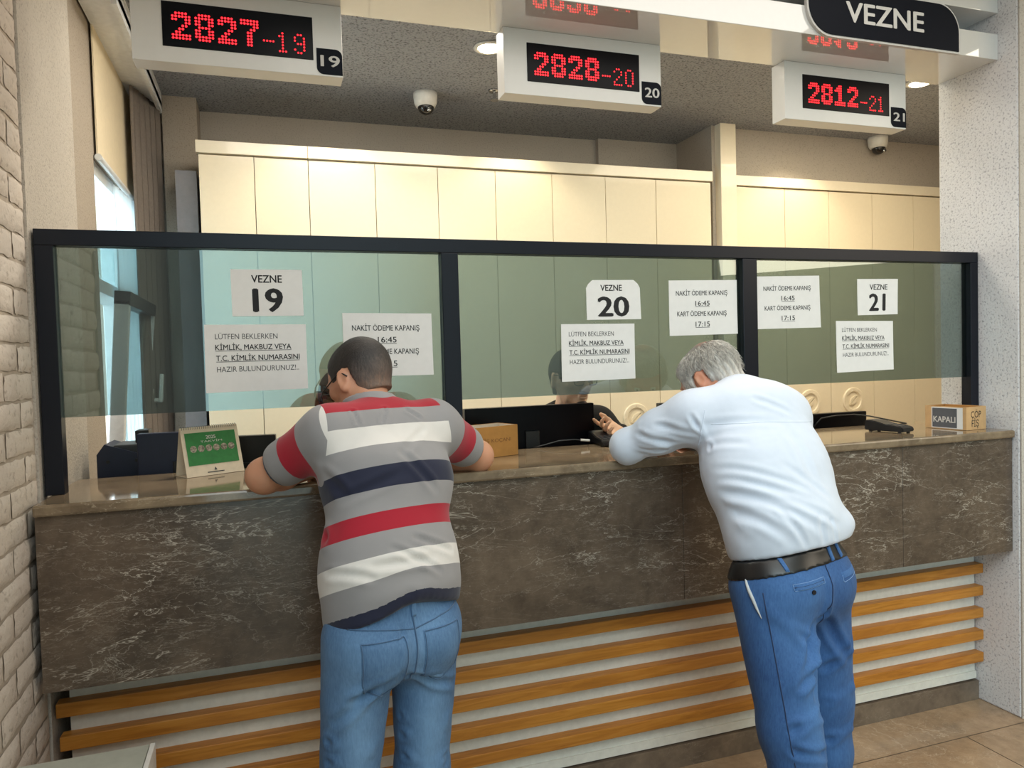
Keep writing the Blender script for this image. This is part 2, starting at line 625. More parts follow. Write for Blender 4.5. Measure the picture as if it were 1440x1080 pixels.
# back walls
bm = bmesh.new()
box(bm, -.95, 2.90, 2.50, 2.7, 0, 3.08)
box(bm, 2.24, 2.90, 2.46, 2.52, 2.75, 3.08)
box(bm, 2.86, 2.90, 2.02, 2.5, 0, 3.08)
struct('wall_back', bm, M['backwall'])
bm = bmesh.new()
box(bm, 2.90, 6.0, 2.045, 2.3, 0, 3.08)
struct('wall_back_right', bm, M['backwall'])
struct('wall_back_pier', box(bmesh.new(), -.505, -.327, 2.27, 2.50, 0, 3.08), M['stucco_dark'])
struct('wall_right_office', box(bmesh.new(), 5.9, 6.1, .34, 2.4, 0, 3.08), M['backwall'])
struct('trim_2', box(bmesh.new(), 2.885, 3.005, 1.955, 2.03, 0, 3.08, .003), M['cream_trim'])
tag(bx('end_panel', -.43, -.325, 2.06, 2.24, 0, 2.62, M['grey_panel']), 'grey end panel standing between corner pier and tall cream cabinets', 'panel')

# right column
bm = bmesh.new()
box(bm, XR, 3.55, -.03, .344, 0, 3.5, .006)
struct('wall_right', bm, M['stucco_white'])
struct('wall_right_front', box(bmesh.new(), XR+.002, 3.55, -.036, -.0302, 0, 3.5), M['stucco_beige'])
struct('wall_right_hall', box(bmesh.new(), 3.5, 7.0, .10, .34, 0, 3.5), M['stucco_beige'])

# overhead beam
bm = bmesh.new()
box(bm, XL, XR-.001, .054, .344, 2.752, 2.857, .002)
struct('trim_3', bm, M['beam'])
bm = bmesh.new()
box(bm, XL, XR-.001, .054, .344, 2.944, 3.5, .002)
box(bm, XL, XR-.001, .30, .344, 2.857, 2.944)
struct('trim_5', bm, M['beam'])

# ------------------------------------------------------------------ counter
ct = thing('service_counter', 'long brown marble counter with oak slats along its base', 'counter', (0, 0, 0))
xs = [-.605, .36, 1.362, 2.348, XR-.002]
for a, b in zip(xs, xs[1:]):
    bx('marble_panel', a+.0008, b-.0008, 0, .03, .70, 1.178, M['marble'], ct, .0012)
bm = bmesh.new()
box(bm, -.605, 2.93, -.018, .47, 1.178, HC, .007)
obj('marble_top', bm, M['marble_top'], ct)
bx('underside_panel', -.60, 2.93, .03, .176, .70, .715, M['marble'], ct)
bx('backing_panel', -.585, 2.93, .176, .20, .10, 1.17, M['white_panel'], ct)
bx('trim_strip', -.585, 2.93, .168, .178, .093, .125, M['white_panel'], ct)
for zc in (.612, .514, .4158, .318, .2194):
    bx('slat', -.612 if zc > .6 else -.606, 2.9355, .136, .178, zc-.0415, zc, M['oak'], ct, .0025)
bx('kick_plate', -.61, 2.935, .160, .2, 0, .085, M['marble_kick'], ct, .001)
bx('rear_panel', -.585, 2.93, .385, .405, .0, 1.178, M['desk'], ct)

# ------------------------------------------------------------------ glazed screen
gs = thing('glazed_screen', 'dark metal framed glass screen standing on the marble counter', 'screen', (0, 0, 0))
Y0, Y1 = .150, .198
bx('top_rail', -.614, XR-.003, Y0, Y1, 1.922, 1.968, M['frame'], gs, .002)
for a, b in ((-.614, -.566), (.559, .617), (1.735, 1.800), (2.890, XR-.003)):
    bx('post', a, b, Y0, Y1, HC, 1.922, M['frame'], gs, .002)
for a, b in ((-.566, .559), (.617, 1.735), (1.80, 2.890)):
    bx('glass_pane', a, b, .172, .180, 1.430, 1.922, M['glass'], gs)

# ------------------------------------------------------------------ papers on the glass
def paper(name, label, cat, group, q, lines, cut=False, mats=None, curl=.003):
    """q: corners (x, z) top-left, top-right, bottom-right, bottom-left"""
    Yp = .1695
    def fr(u, v, lift=0):
        x = (q[0][0]*(1-u)+q[1][0]*u)*(1-v)+(q[3][0]*(1-u)+q[2][0]*u)*v
        zz = (q[0][1]*(1-u)+q[1][1]*u)*(1-v)+(q[3][1]*(1-u)+q[2][1]*u)*v
        c = curl*(abs(u-.5)*2)**3*v*v
        return Vector((x, Yp-c-lift, zz))
    bm = bmesh.new()
    nu, nv = 14, 10
    g = []
    for j in range(nv+1):
        r_ = []
        for i in range(nu+1):
            u, v = i/nu, j/nv
            if cut and v < .2:
                m_ = .115*(1-v/.2)**1.6
                u = m_+u*(1-2*m_)
            r_.append(bm.verts.new(fr(u, v)))
        g.append(r_)
    for j in range(nv):
        for i in range(nu):
            bm.faces.new((g[j][i], g[j+1][i], g[j+1][i+1], g[j][i+1]))
    o = obj(name, bm, M['paper'])
    md = o.modifiers.new('thick', 'SOLIDIFY')
    md.thickness = .0006
    md.offset = -1
    tag(o, label, cat, group)
    if lines:
        H = abs(q[0][1]-q[3][1])
        W = abs(q[1][0]-q[0][0])
        # work in unit coordinates
        def frame(x, zz):
            return fr(x, 1-zz, .0009)
        L = []
        for ln in lines:
            s, x0, x1, v0, v1, bold, ul = ln[:7]
            L.append((s, x0, x1, 1-v1, (v1-v0), bold, ul, ln[7] if len(ln) > 7 else 0))
        lettering(L, [M['ink'], M['ink_grey']], o, frame)
    return o

LUT = [('LÜTFEN BEKLERKEN', .10, .71, .135, .215, 0, False, 1), ('KİMLİK, MAKBUZ VEYA', .10, .845, .295, .375, .012, True),
       ('T.C. KİMLİK NUMARASINI', .105, .925, .455, .535, .012, True), ('HAZIR BULUNDURUNUZ!..', .11, .915, .62, .70, 0, False, 1)]
def nak():
    return [('NAKİT ÖDEME KAPANIŞ', .10, .855, .19, .275, .006, False), ('16:45', .38, .59, .375, .465, .006, True),
            ('KART ÖDEME KAPANIŞ', .115, .84, .565, .65, .006, False), ('17:15', .38, .59, .755, .845, .006, True)]
G1, G2, G3 = 'counter number sheets taped to the glass', 'identity notice sheets taped to the glass', 'closing time sheets taped to the glass'
paper('number_sheet', 'white sheet reading VEZNE 19 taped to the left pane', 'paper sign', G1,
      [(-.098, 1.862), (.113, 1.862), (.114, 1.718), (-.097, 1.718)],
      [('VEZNE', .28, .71, .12, .28, .02, False), ('19', .285, .715, .41, .90, .035, False)])
paper('notice_sheet', 'white four line notice sheet below the VEZNE 19 sheet', 'paper sign', G2,
      [(-.179, 1.693), (.119, 1.691), (.119, 1.488), (-.181, 1.485)], LUT)
paper('closing_time_sheet', 'closing time sheet behind the head of the striped shirt man', 'paper sign', G3,
      [(.233, 1.726), (.524, 1.722), (.525, 1.518), (.233, 1.52)], nak())
paper('number_sheet', 'white sheet reading VEZNE 20 with clipped top corners on the middle pane', 'paper sign', G1,
      [(1.089, 1.837), (1.303, 1.839), (1.305, 1.696), (1.088, 1.695)],
      [('VEZNE', .26, .66, .12, .27, .02, False), ('20', .20, .79, .42, .91, .03, False)], True)
paper('notice_sheet', 'four line notice sheet in front of the clerk with glasses', 'paper sign', G2,
      [(.989, 1.681), (1.278, 1.68), (1.276, 1.479), (.986, 1.477)], LUT)
paper('closing_time_sheet', 'closing time sheet at the right end of the middle pane', 'paper sign', G3,
      [(1.424, 1.838), (1.72, 1.842), (1.719, 1.636), (1.422, 1.632)], nak())
paper('closing_time_sheet', 'closing time sheet at the left end of the right pane', 'paper sign', G3,
      [(1.812, 1.856), (2.108, 1.862), (2.111, 1.655), (1.811, 1.652)], nak())
paper('number_sheet', 'white sheet reading VEZNE 21 taped to the right pane', 'paper sign', G1,
      [(2.298, 1.85), (2.51, 1.852), (2.504, 1.705), (2.296, 1.702)],
      [('VEZNE', .30, .74, .15, .30, .015, False), ('21', .285, .70, .41, .88, .03, False)])
paper('notice_sheet', 'four line notice sheet below the VEZNE 21 sheet', 'paper sign', G2,
      [(2.188, 1.68), (2.481, 1.677), (2.48, 1.475), (2.188, 1.47)], LUT)

# ------------------------------------------------------------------ LED displays
BIG = {'2': '.####. ###### ##..## ....## ...##. ..##.. .##... ###### ######',
       '8': '.####. ###### ##..## ##..## .####. ##..## ##..## ###### .####.',
       '7': '###### ###### ....## ...##. ..##.. ..##.. ..##.. ..##.. ..##..',
       '1': '..##.. .###.. ####.. ..##.. ..##.. ..##.. ..##.. ###### ######'}
SML = {'1': '.#.. ##.. .#.. .#.. .#.. .#.. ###.', '9': '.##. #..# #..# .### ...# #..# .##.', '2': '.##. #..# ...# ..#. .#.. #... ####',
       '0': '.##. #..# #..# #..# #..# #..# .##.', '-': '.... .... .... #### .... .... ....'}
def led_display(xl, big, small, label):
    o = thing('queue_display', label, 'display', (xl, .285, 2.517), 0, 'queue number displays under the beam')
    W, H, D = .635, .2345, .08
    bx('housing', 0, W, 0, D, 0, H, M['box_white'], o, .0015)
    sx0, sx1, sz0, sz1 = .088, .541, .049, .187
    scr = bx('screen', sx0, sx1, -.0025, .001, sz0, sz1, M['black_gloss'], o, .0008)
    p = .0096
    def dot(x, zz, r=.0036):
        c = bm.verts.new((x, -.0034, zz))
        ring = [bm.verts.new((x+r*math.cos(t), -.0027, zz+r*math.sin(t))) for t in (i*math.pi/4 for i in range(8))]
        for i in range(8):
            bm.faces.new((c, ring[i], ring[(i+1) % 8]))
    x = sx0+.031
    base = sz0+.027
    for ch in big:
        bm = bmesh.new()
        rows = BIG[ch].split()
        for j, r_ in enumerate(rows):
            for i, c_ in enumerate(r_):
                if c_ == '#':
                    dot(x+i*p, base+(len(rows)-1-j)*p)
        obj('led_digit', bm, M['led'], scr)
        x += 7*p
    base2 = sz0+.018
    for ch in small:
        bm = bmesh.new()
        rows = SML[ch].split()
        for j, r_ in enumerate(rows):
            for i, c_ in enumerate(r_):
                if c_ == '#':
                    dot(x+i*p, base2+(len(rows)-1-j)*p, .0030)
        obj('led_digit', bm, M['led'], scr)
        x += 5*p
    # number plate with two rounded corners
    x0, x1, z0, z1, r = .551, .634, .006, .090, .022
    pts = [(x1, z0)]
    pts += [(x1-r+r*math.cos(t), z1-r+r*math.sin(t)) for t in (k*math.pi/16 for k in range(9))]
    pts += [(x0, z1)]
    pts += [(x0+r-r*math.cos(t), z0+r-r*math.sin(t)) for t in (k*math.pi/16 for k in range(9))]
    pl = obj('number_plate', prism(bmesh.new(), pts, -.002, .001), M['sign_black'], o)
    lettering([(small[1:], x0+.012, x1-.008, z0+.026, .036, .02, False)], M['sign_white'], pl, lambda a, b: Vector((a, -.0026, b)), 'numeral')
    return o
led_display(-.360, '2827', '-19', 'white queue display reading 2827-19 with red digits')
led_display(.842, '2828', '-20', 'white queue display reading 2828-20 beside the bright downlight')
led_display(2.050, '2812', '-21', 'white queue display reading 2812-21 below the VEZNE sign')

# hanging sign
sg = thing('desk_sign', 'black VEZNE sign with white border on the overhead beam', 'sign', (1.965, .036, 2.754))
def leafshape(x0, x1, z0, z1, r):
    pts = [(x1, z0)]
    pts += [(x1-r+r*math.cos(t), z1-r+r*math.sin(t)) for t in (k*math.pi/24 for k in range(13))]
    pts += [(x0, z1)]
    pts += [(x0+r-r*math.cos(t), z0+r-r*math.sin(t)) for t in (k*math.pi/24 for k in range(13))]
    return pts
obj('border', prism(bmesh.new(), leafshape(-.008, .745, -.008, .186, .115), .004, .018), M['sign_white'], sg)
obj('plate', prism(bmesh.new(), leafshape(0, .735, 0, .178, .107), 0, .012), M['sign_black'], sg)
lettering([('VEZNE', .168, .552, .056, .076, .022, False)], M['sign_white'], sg, lambda a, b: Vector((a, -.0012, b)))

# ------------------------------------------------------------------ ceiling fixtures
def downlight(x, y, label):
    o = thing('downlight', label, 'ceiling light', (x, y, 3.08), 0, 'recessed downlights')
    obj('trim_ring', lathe(bmesh.new(), [(.055, -.001), (.075, -.001), (.078, -.006), (.06, -.010), (.055, -.006)], (0, 0, 0)), M['white_plastic'], o, True)
    obj('lens', lathe(bmesh.new(), [(.0, -.006), (.056, -.006), (.05, -.012), (.0, -.014)], (0, 0, 0)), M['lamp'], o, True)
    light('downlight_glow', 'SPOT', (x, y, 3.05), (x, y, 0), 10, (1.0, .86, .6), .05, spot=120)
downlight(1.078, 1.213, 'lit round downlight beside the 2828-20 display')
downlight(3.60, 1.05, 'lit round downlight right of the 2812-21 display by the column')

def dome_camera(x, y, label):
    o = thing('security_camera', label, 'camera', (x, y, 3.08), 0, 'white dome cameras')
    obj('mount', lathe(bmesh.new(), [(.0, 0), (.068, 0), (.068, -.02), (.064, -.055), (.055, -.075), (.045, -.08), (.0, -.08)], (0, 0, 0)), M['white_plastic'], o, True)
    pr = [(.046*math.sin(t), -.078-.046*math.cos(t)*.95+.0) for t in (k*math.pi/2/10 for k in range(11))]
    obj('dome', lathe(bmesh.new(), [(max(r, .0005), h) for r, h in pr], (0, -.006, 0)), M['dome'], o, True)
    obj('lens', lathe(bmesh.new(), [(.0, 0), (.012, 0), (.012, .01), (.0, .012)], (.01, -.055, -.104), 'Y', 16), M['chrome'], o, True)
dome_camera(.904, 1.90, 'white dome camera on the ceiling between displays 19 and 20')
dome_camera(4.22, 1.98, 'white dome camera below the 2812-21 display')
sk = thing('sprinkler', 'small chrome sprinkler head left of the 2828-20 display', 'sprinkler', (1.27, 1.76, 3.08))
obj('escutcheon', lathe(bmesh.new(), [(0, 0), (.035, 0), (.03, -.008), (0, -.01)], (0, 0, 0)), M['chrome'], sk, True)
bm = bmesh.new()
cyl(bm, (0, 0, -.008), (0, 0, -.05), .01)
cyl(bm, (0, 0, -.05), (0, 0, -.055), .024)
obj('head', bm, M['chrome'], sk)

# ------------------------------------------------------------------ tall cream cabinets
seamsL = [-.308, -.03, .252, .617, .979, 1.33, 1.694, 2.054, 2.411, 2.82]
seamsR = [3.017, 3.406, 3.778, 4.16, 4.541, 4.93, 5.32]
names_l = ['leftmost tall cream cabinet beside the grey corner panel', 'tall cream cabinet second from the left corner, behind the VEZNE 19 sheet',
  'tall cream cabinet third from the left corner, above the striped shirt man', 'tall cream cabinet fourth from the left corner, straddling the first screen post',
  'tall cream cabinet fifth from the left corner, right of the first screen post', 'tall cream cabinet left of the VEZNE 20 sheet, under the dome of display 20',
  'tall cream cabinet directly behind the clerk with glasses', 'tall cream cabinet with round emblem right of the clerk with glasses', 'tall cream cabinet left of the cream divider post, behind the white shirt man']
names_r = ['tall cream cabinet just right of the cream divider post', 'tall cream cabinet with round emblem nearest the white shirt man on the right',
  'tall cream cabinet with round emblem behind the right notice sheet', 'tall plain cream cabinet behind the VEZNE 21 sheet', 'tall cream cabinet partly behind the white column']
def emblem(parent, x, z):
    bm = bmesh.new()
    lathe(bm, [(.092, 0), (.092, -.006), (.088, -.010), (.066, -.010), (.062, -.005), (.062, 0)], (x, -.0005, z), 'Y', 40, False)
    # leaf shaped relief across the middle
    for s in (1, -1):
        pts = []
        for k in range(13):
            t = k/12
            pts.append((-.045+.09*t, s*.024*math.sin(math.pi*t)**.8))
        pts2 = [(-.045+.09*k/12, s*.004) for k in range(12, -1, -1)]
        ca, sa = math.cos(.75), math.sin(.75)
        ol = [(x+a*ca-b*sa, z+a*sa+b*ca) for a, b in pts+pts2[1:-1]]
        prism(bm, ol, -.009, 0)
    for k in range(12):
        t = 2*math.pi*k/12
        box(bm, x+.077*math.cos(t)-.004, x+.077*math.cos(t)+.004, -.0125, -.009, z+.077*math.sin(t)-.004, z+.077*math.sin(t)+.004)
    return obj('emblem', bm, M['cream'], parent)
for seams, nms, ztop, emb in ((seamsL, names_l, 2.693, {7}), (seamsR, names_r, 2.678, {1, 2})):
    for i, nm in enumerate(nms):
        a, b = seams[i], seams[i+1]
        o = thing('tall_cabinet', nm, 'cabinet', (a, 1.98, 0), 0, 'tall cream cabinets along the back wall')
        bx('carcass', .002, b-a-.002, .019, .06 if seams is seamsR else .5, 0, ztop, M['cream'], o)
        dr = bx('door', .0018, b-a-.0018, 0, .018, .08, ztop-.004, M['cream'], o, .001)
        if i in emb:
            emblem(dr, (b-a)/2, 1.165 if seams is seamsL else 1.20)
for (a, b, z0, z1, lab) in ((-.318, .25, 2.697, 2.762, 'cream cabinet cornice at the left corner'), (.252, 2.83, 2.697, 2.762, 'long cream cabinet cornice in the middle of the back wall'), (3.01, 5.4, 2.682, 2.748, 'cream cabinet cornice right of the divider post')):
    tag(bx('cabinet_cornice', a, b, 1.968, 2.04, z0, z1, M['cream_trim'], None, .002), lab, 'cornice', 'cream cornices above the cabinets')

# ------------------------------------------------------------------ desks and screens behind the counter
dk = thing('clerk_desk', 'long clerk desk hidden behind the marble counter', 'desk', (0, .47, 0))
bx('desk_top', -.55, 2.9, .01, .33, .84, .87, M['desk'], dk)
for x_ in (-.52, .6, 1.75, 2.86):
    bx('leg', x_-.02, x_+.02, .03, .31, 0, .84, M['desk'], dk)

def monitor(x0, x1, y, ztop, h, rz, label, mat, slot=False, front=False):
    cx = (x0+x1)/2
    w2 = (x1-x0)/2
    o = thing('monitor', label, 'monitor', (cx, y, .87), rz, 'monitors behind the counter')
    zt = ztop-.87
    bd = bx('panel', -w2, w2, -.018, .018, zt-h, zt, mat, o, .004)
    bx('display', -w2+.012, w2-.012, *((-.0195, -.017) if front else (.017, .0195)), zt-h+.02, zt-.012, M['black_gloss'] if not front else M['dark_grey'], o)
    if slot:
        for k in range(5):
            bx('vent_slot', .02+.0, w2-.02, -.0195, -.0175, zt-.09-.006*k, zt-.0875-.006*k, M['black_plastic'], bd)
    bm = bmesh.new()
    yy = .03 if front else -.03
    box(bm, -.03, .03, min(yy, 0), max(yy, 0)+.005, .012, zt-.1, .003)
    obj('stand', bm, M['black_plastic'], o)
    bx('foot', -.10, .10, -.06, .06, 0, .014, M['black_plastic'], o, .004)
monitor(-.434, -.15, .545, 1.343, .32, -.03, 'navy backed monitor left of the desk calendar', M['navy_plastic'], True)
monitor(-.16, .02, .70, 1.303, .30, -.12, 'dark monitor right of the desk calendar by the bare elbow', M['black_plastic'])
monitor(.722, 1.272, .545, 1.373, .34, -.005, 'wide black monitor in front of the clerk with glasses', M['black_gloss'])
monitor(1.67, 2.05, .70, 1.345, .32, -.02, 'black bezelled monitor partly hidden by the white shirt man', M['black_plastic'], False, True)
monitor(2.22, 2.815, .68, 1.256, .34, .0, 'low black monitor right of the white shirt man', M['black_gloss'])
bm = bmesh.new()
tube(bm, [(2.49, .655, 1.20), (2.53, .652, 1.235), (2.62, .65, 1.243), (2.72, .65, 1.243), (2.79, .62, 1.235), (2.79, .40, 1.2145), (2.6, .34, 1.2145), (2.50, .31, 1.2145)], .0035)
tag(obj('power_cable', bm, M['black_plastic'], None, True), 'thin black cable running from the card terminal to the low monitor', 'cable')

# receipt printer left of the monitor
rp = thing('receipt_printer', 'dark receipt printer at the left end behind the counter', 'printer', (-.505, .70, .87))
bm = bmesh.new()
prism(bm, [(-.07, 0), (.16, 0), (.16, .375), (.10, .385), (-.045, .435), (-.07, .40)], -.08, .10)
obj('body', bm, M['navy_plastic'], rp)
bx('cover', -.02, .15, -.07, .09, .385, .43, M['dark_grey'], rp, .006)
bx('paper_guide', .045, .09, -.03, .05, .43, .475, M['black_plastic'], rp, .004)
for k in range(2):
    obj('screw', lathe(bmesh.new(), [(0, 0), (.006, 0), (.006, -.003), (0, -.003)], (-.035+.09*k, -.0805, .375), 'Y', 10), M['black_plastic'], rp)

# ------------------------------------------------------------------ desk calendar
ang = math.atan2(.396-.305, -.088+.258)
cal = thing('desk_calendar', 'standing desk calendar with a green picture sheet', 'calendar', (-.258, .305, HC), ang)
L = math.hypot(.17, .091)
Hc, Dp = .158, .085
bm = bmesh.new()
# easel: front leaf, back leaf and base
def leaf(bm, y0, y1, z0, z1, x0=0, x1=L, t=.0015):
    n = Vector((0, -(z1-z0), (y1-y0))).normalized()*t
    v = [Vector((x0, y0, z0)), Vector((x1, y0, z0)), Vector((x1, y1, z1)), Vector((x0, y1, z1))]
    a = [bm.verts.new(p) for p in v]
    b = [bm.verts.new(p-n) for p in v]
    bm.faces.new(a); bm.faces.new(b[::-1])
    for i in range(4):
        bm.faces.new((a[i], b[i], b[(i+1) % 4], a[(i+1) % 4]))
leaf(bm, 0, .045, 0.001, Hc)
leaf(bm, Dp, .047, 0.001, Hc)
box(bm, 0, L, .002, Dp-.002, .0005, .002)
obj('easel', bm, M['cal_card'], cal)
cf = lambda x, zz, e=.0012: Vector((x, .045*zz/Hc-e*.96, zz+e*.27))
bm = bmesh.new()
v = [bm.verts.new(cf(x, zz)) for x, zz in ((.012, .036), (L-.012, .036), (L-.012, .140), (.012, .140))]
bm.faces.new(v)
sh = obj('picture_sheet', bm, M['green'], cal)
bm = bmesh.new()
for k in range(6):
    cx_, cz_ = .034+.0255*k, .088
    ring = [bm.verts.new(cf(cx_+.011*math.cos(t), cz_+.011*math.sin(t), .0016)) for t in (i*math.pi/8 for i in range(16))]
    bm.faces.new(ring)
obj('round_photos', bm, M['photo'], sh)
lettering([('2025', .080, .113, .118, .011, .02, False), ('TAKVİM', .06, .133, .107, .006, 0, False)], M['sign_white'], sh, lambda a, b: cf(a, b, .0017))
bm = bmesh.new()
tri = [bm.verts.new(cf(L/2+x, zz, .0016)) for x, zz in ((-.005, .016), (.005, .016), (0, .026))]
bm.faces.new(tri)
v = [bm.verts.new(cf(L/2+x, zz, .0016)) for x, zz in ((-.028, .009), (.028, .009), (.028, .012), (-.028, .012))]
bm.faces.new(v)
obj('publisher_mark', bm, M['ink_grey'], cal)
bm = bmesh.new()
for k in range(26):
    x_ = .006+(L-.012)*k/25
    tube(bm, [(x_, .046+.0055*math.cos(t), Hc-.002+.0055*math.sin(t)) for t in (i*math.pi/4 for i in range(8))], .0008, 5)
obj('wire_binding', bm, M['dark_grey'], cal)

# ------------------------------------------------------------------ open cardboard carton
def carton(o, w_, d_, h_, mat, inmat, t=.003):
    bm = bmesh.new()
    for (a, b, c, d) in ((0, w_, 0, t), (0, w_, d_-t, d_), (0, t, t, d_-t), (w_-t, w_, t, d_-t)):
        box(bm, a, b, c, d, 0.001, h_)
    box(bm, t, w_-t, t, d_-t, .001, .004)
    body = obj('carton_body', bm, mat, o)
    bm = bmesh.new()
    for (a, b, c, d) in ((t, w_-t, t+.0002, t+.001), (t, w_-t, d_-t-.001, d_-t-.0002), (t+.0002, t+.001, t, d_-t), (w_-t-.001, w_-t-.0002, t, d_-t)):
        box(bm, a, b, c, d, .004, h_-.001)
    obj('inner_lining', bm, inmat, o)
    return body
ca = thing('cardboard_box', 'open brown cardboard box beside the middle screen post', 'box', (.655, .243, HC), .33)
b_ = carton(ca, .222, .12, .112, M['carton'], M['carton_in'])
lettering([('FİŞ KOÇANI', .06, .19, .055, .013, 0, False)], plain('faded_pen', srgb(120, 76, 36), .8), b_, lambda a, b: Vector((a, -.0006, b)), 'handwriting')
bm = bmesh.new()
box(bm, -.03, 0.0, .02, .1, .082, .0845)
fo = obj('flap', bm, M['carton_in'], ca)

kp = thing('labelled_carton', 'low cardboard box with grey KAPALI sign at the right end of the counter', 'box', (2.740, .250, HC), math.radians(-84))
kb = carton(kp, .185, .128, .098, M['carton_light'], M['carton'])
bx('tape', .03, .17, -.0008, .0005, .004, .094, M['paper'], kp)
gsn = bx('closed_sign', .035, .145, -.0022, -.0008, .008, .090, M['sign_grey'], kp)
lettering([('KAPALI', .040, .140, .030, .025, .025, False)], M['sign_white'], gsn, lambda a, b: Vector((a, -.0028, b)))
lettering([('ÇÖP', .030, .095, .052, .028, 0, False), ('FİŞ', .035, .080, .014, .028, 0, False)], M['ink'], kb, lambda a, b: Vector((.1856, a, b)), 'handwriting')

# ------------------------------------------------------------------ card terminals
def terminal(loc, rz, label):
    o = thing('card_terminal', label, 'card terminal', loc, rz, 'black card terminals on the counter')
    bm = bmesh.new()
    # side profile (y along length, z up), extruded over x
    pts = [(0, .006), (.0, .020), (.012, .028), (.075, .034), (.12, .046), (.165, .050), (.172, .044), (.172, .006)]
    a = [bm.verts.new((-.04, y, z)) for y, z in pts]
    b = [bm.verts.new((.04, y, z)) for y, z in pts]
    bm.faces.new(a); bm.faces.new(b[::-1])
    n = len(pts)
    for i in range(n):
        bm.faces.new((a[i], b[i], b[(i+1) % n], a[(i+1) % n]))
    bmesh.ops.recalc_face_normals(bm, faces=bm.faces)
    bmesh.ops.bevel(bm, geom=list(bm.edges), offset=.003, segments=2, affect='EDGES')
    obj('body', bm, M['black_plastic'], o)
    bm = bmesh.new()
    for s, y0, y1, z0, z1 in ((0, .125, .162, .0475, .0505),):
        v = [bm.verts.new(p) for p in ((-.03, y0, z0), (.03, y0, z0), (.03, y1, z1), (-.03, y1, z1))]
        bm.faces.new(v)
    obj('screen', bm, M['dark_grey'], o)
    for r_ in range(4):
        for c_ in range(3):
            y_ = .02+.024*r_
            z_ = .0285+.0022*r_
            bx('key', -.028+.021*c_, -.012+.021*c_, y_, y_+.014, z_, z_+.003, M['dark_grey'], o, .001)
    for sx, sy in ((-.03, .02), (.03, .02), (-.03, .15), (.03, .15)):
        obj('foot', cyl(bmesh.new(), (sx, sy, 0), (sx, sy, .008), .007, seg=10), M['black_plastic'], o)
terminal((2.505, .118, HC), math.radians(12), 'black card terminal on the counter left of the KAPALI box')
terminal((1.262, .345, HC), math.radians(-5), 'black card terminal under the hand of the clerk')
bm = bmesh.new()
tube(bm, [(.98, .46, 1.213), (1.02, .45, 1.222), (1.08, .44, 1.236), (1.14, .43, 1.238), (1.185, .42, 1.232)], .002)
cb = obj('charging_cable', bm, M['dark_grey'], None, True)
tag(cb, 'thin cable with white plug running to the terminal of the clerk', 'cable')
bm = bmesh.new()
tube(bm, [(1.165, .424, 1.2355), (1.20, .418, 1.2315)], .0045)
obj('plug', bm, M['white_plastic'], cb)

# low cabinet in the near left corner
kz = .62
lc = thing('low_cabinet', 'pale grey green low cabinet in the near left corner', 'cabinet', (0, 0, 0))
bx('body', -.60, -.31, -.62, -.235, 0, kz-.02, M['white_panel'], lc, .003)
bx('top_board', -.603, -.318, -.63, -.225, kz-.02, kz, M['kiosk'], lc, .002)
bx('edge_strip', -.316, -.304, -.63, -.225, kz-.12, kz+.002, M['white_plastic'], lc, .002)

# ================================================================== people
def V3(*a):
    return np.array(a if len(a) > 1 else a[0], dtype=np.float64)
def unit(v):
    v = np.asarray(v, float)
    return v/np.linalg.norm(v)

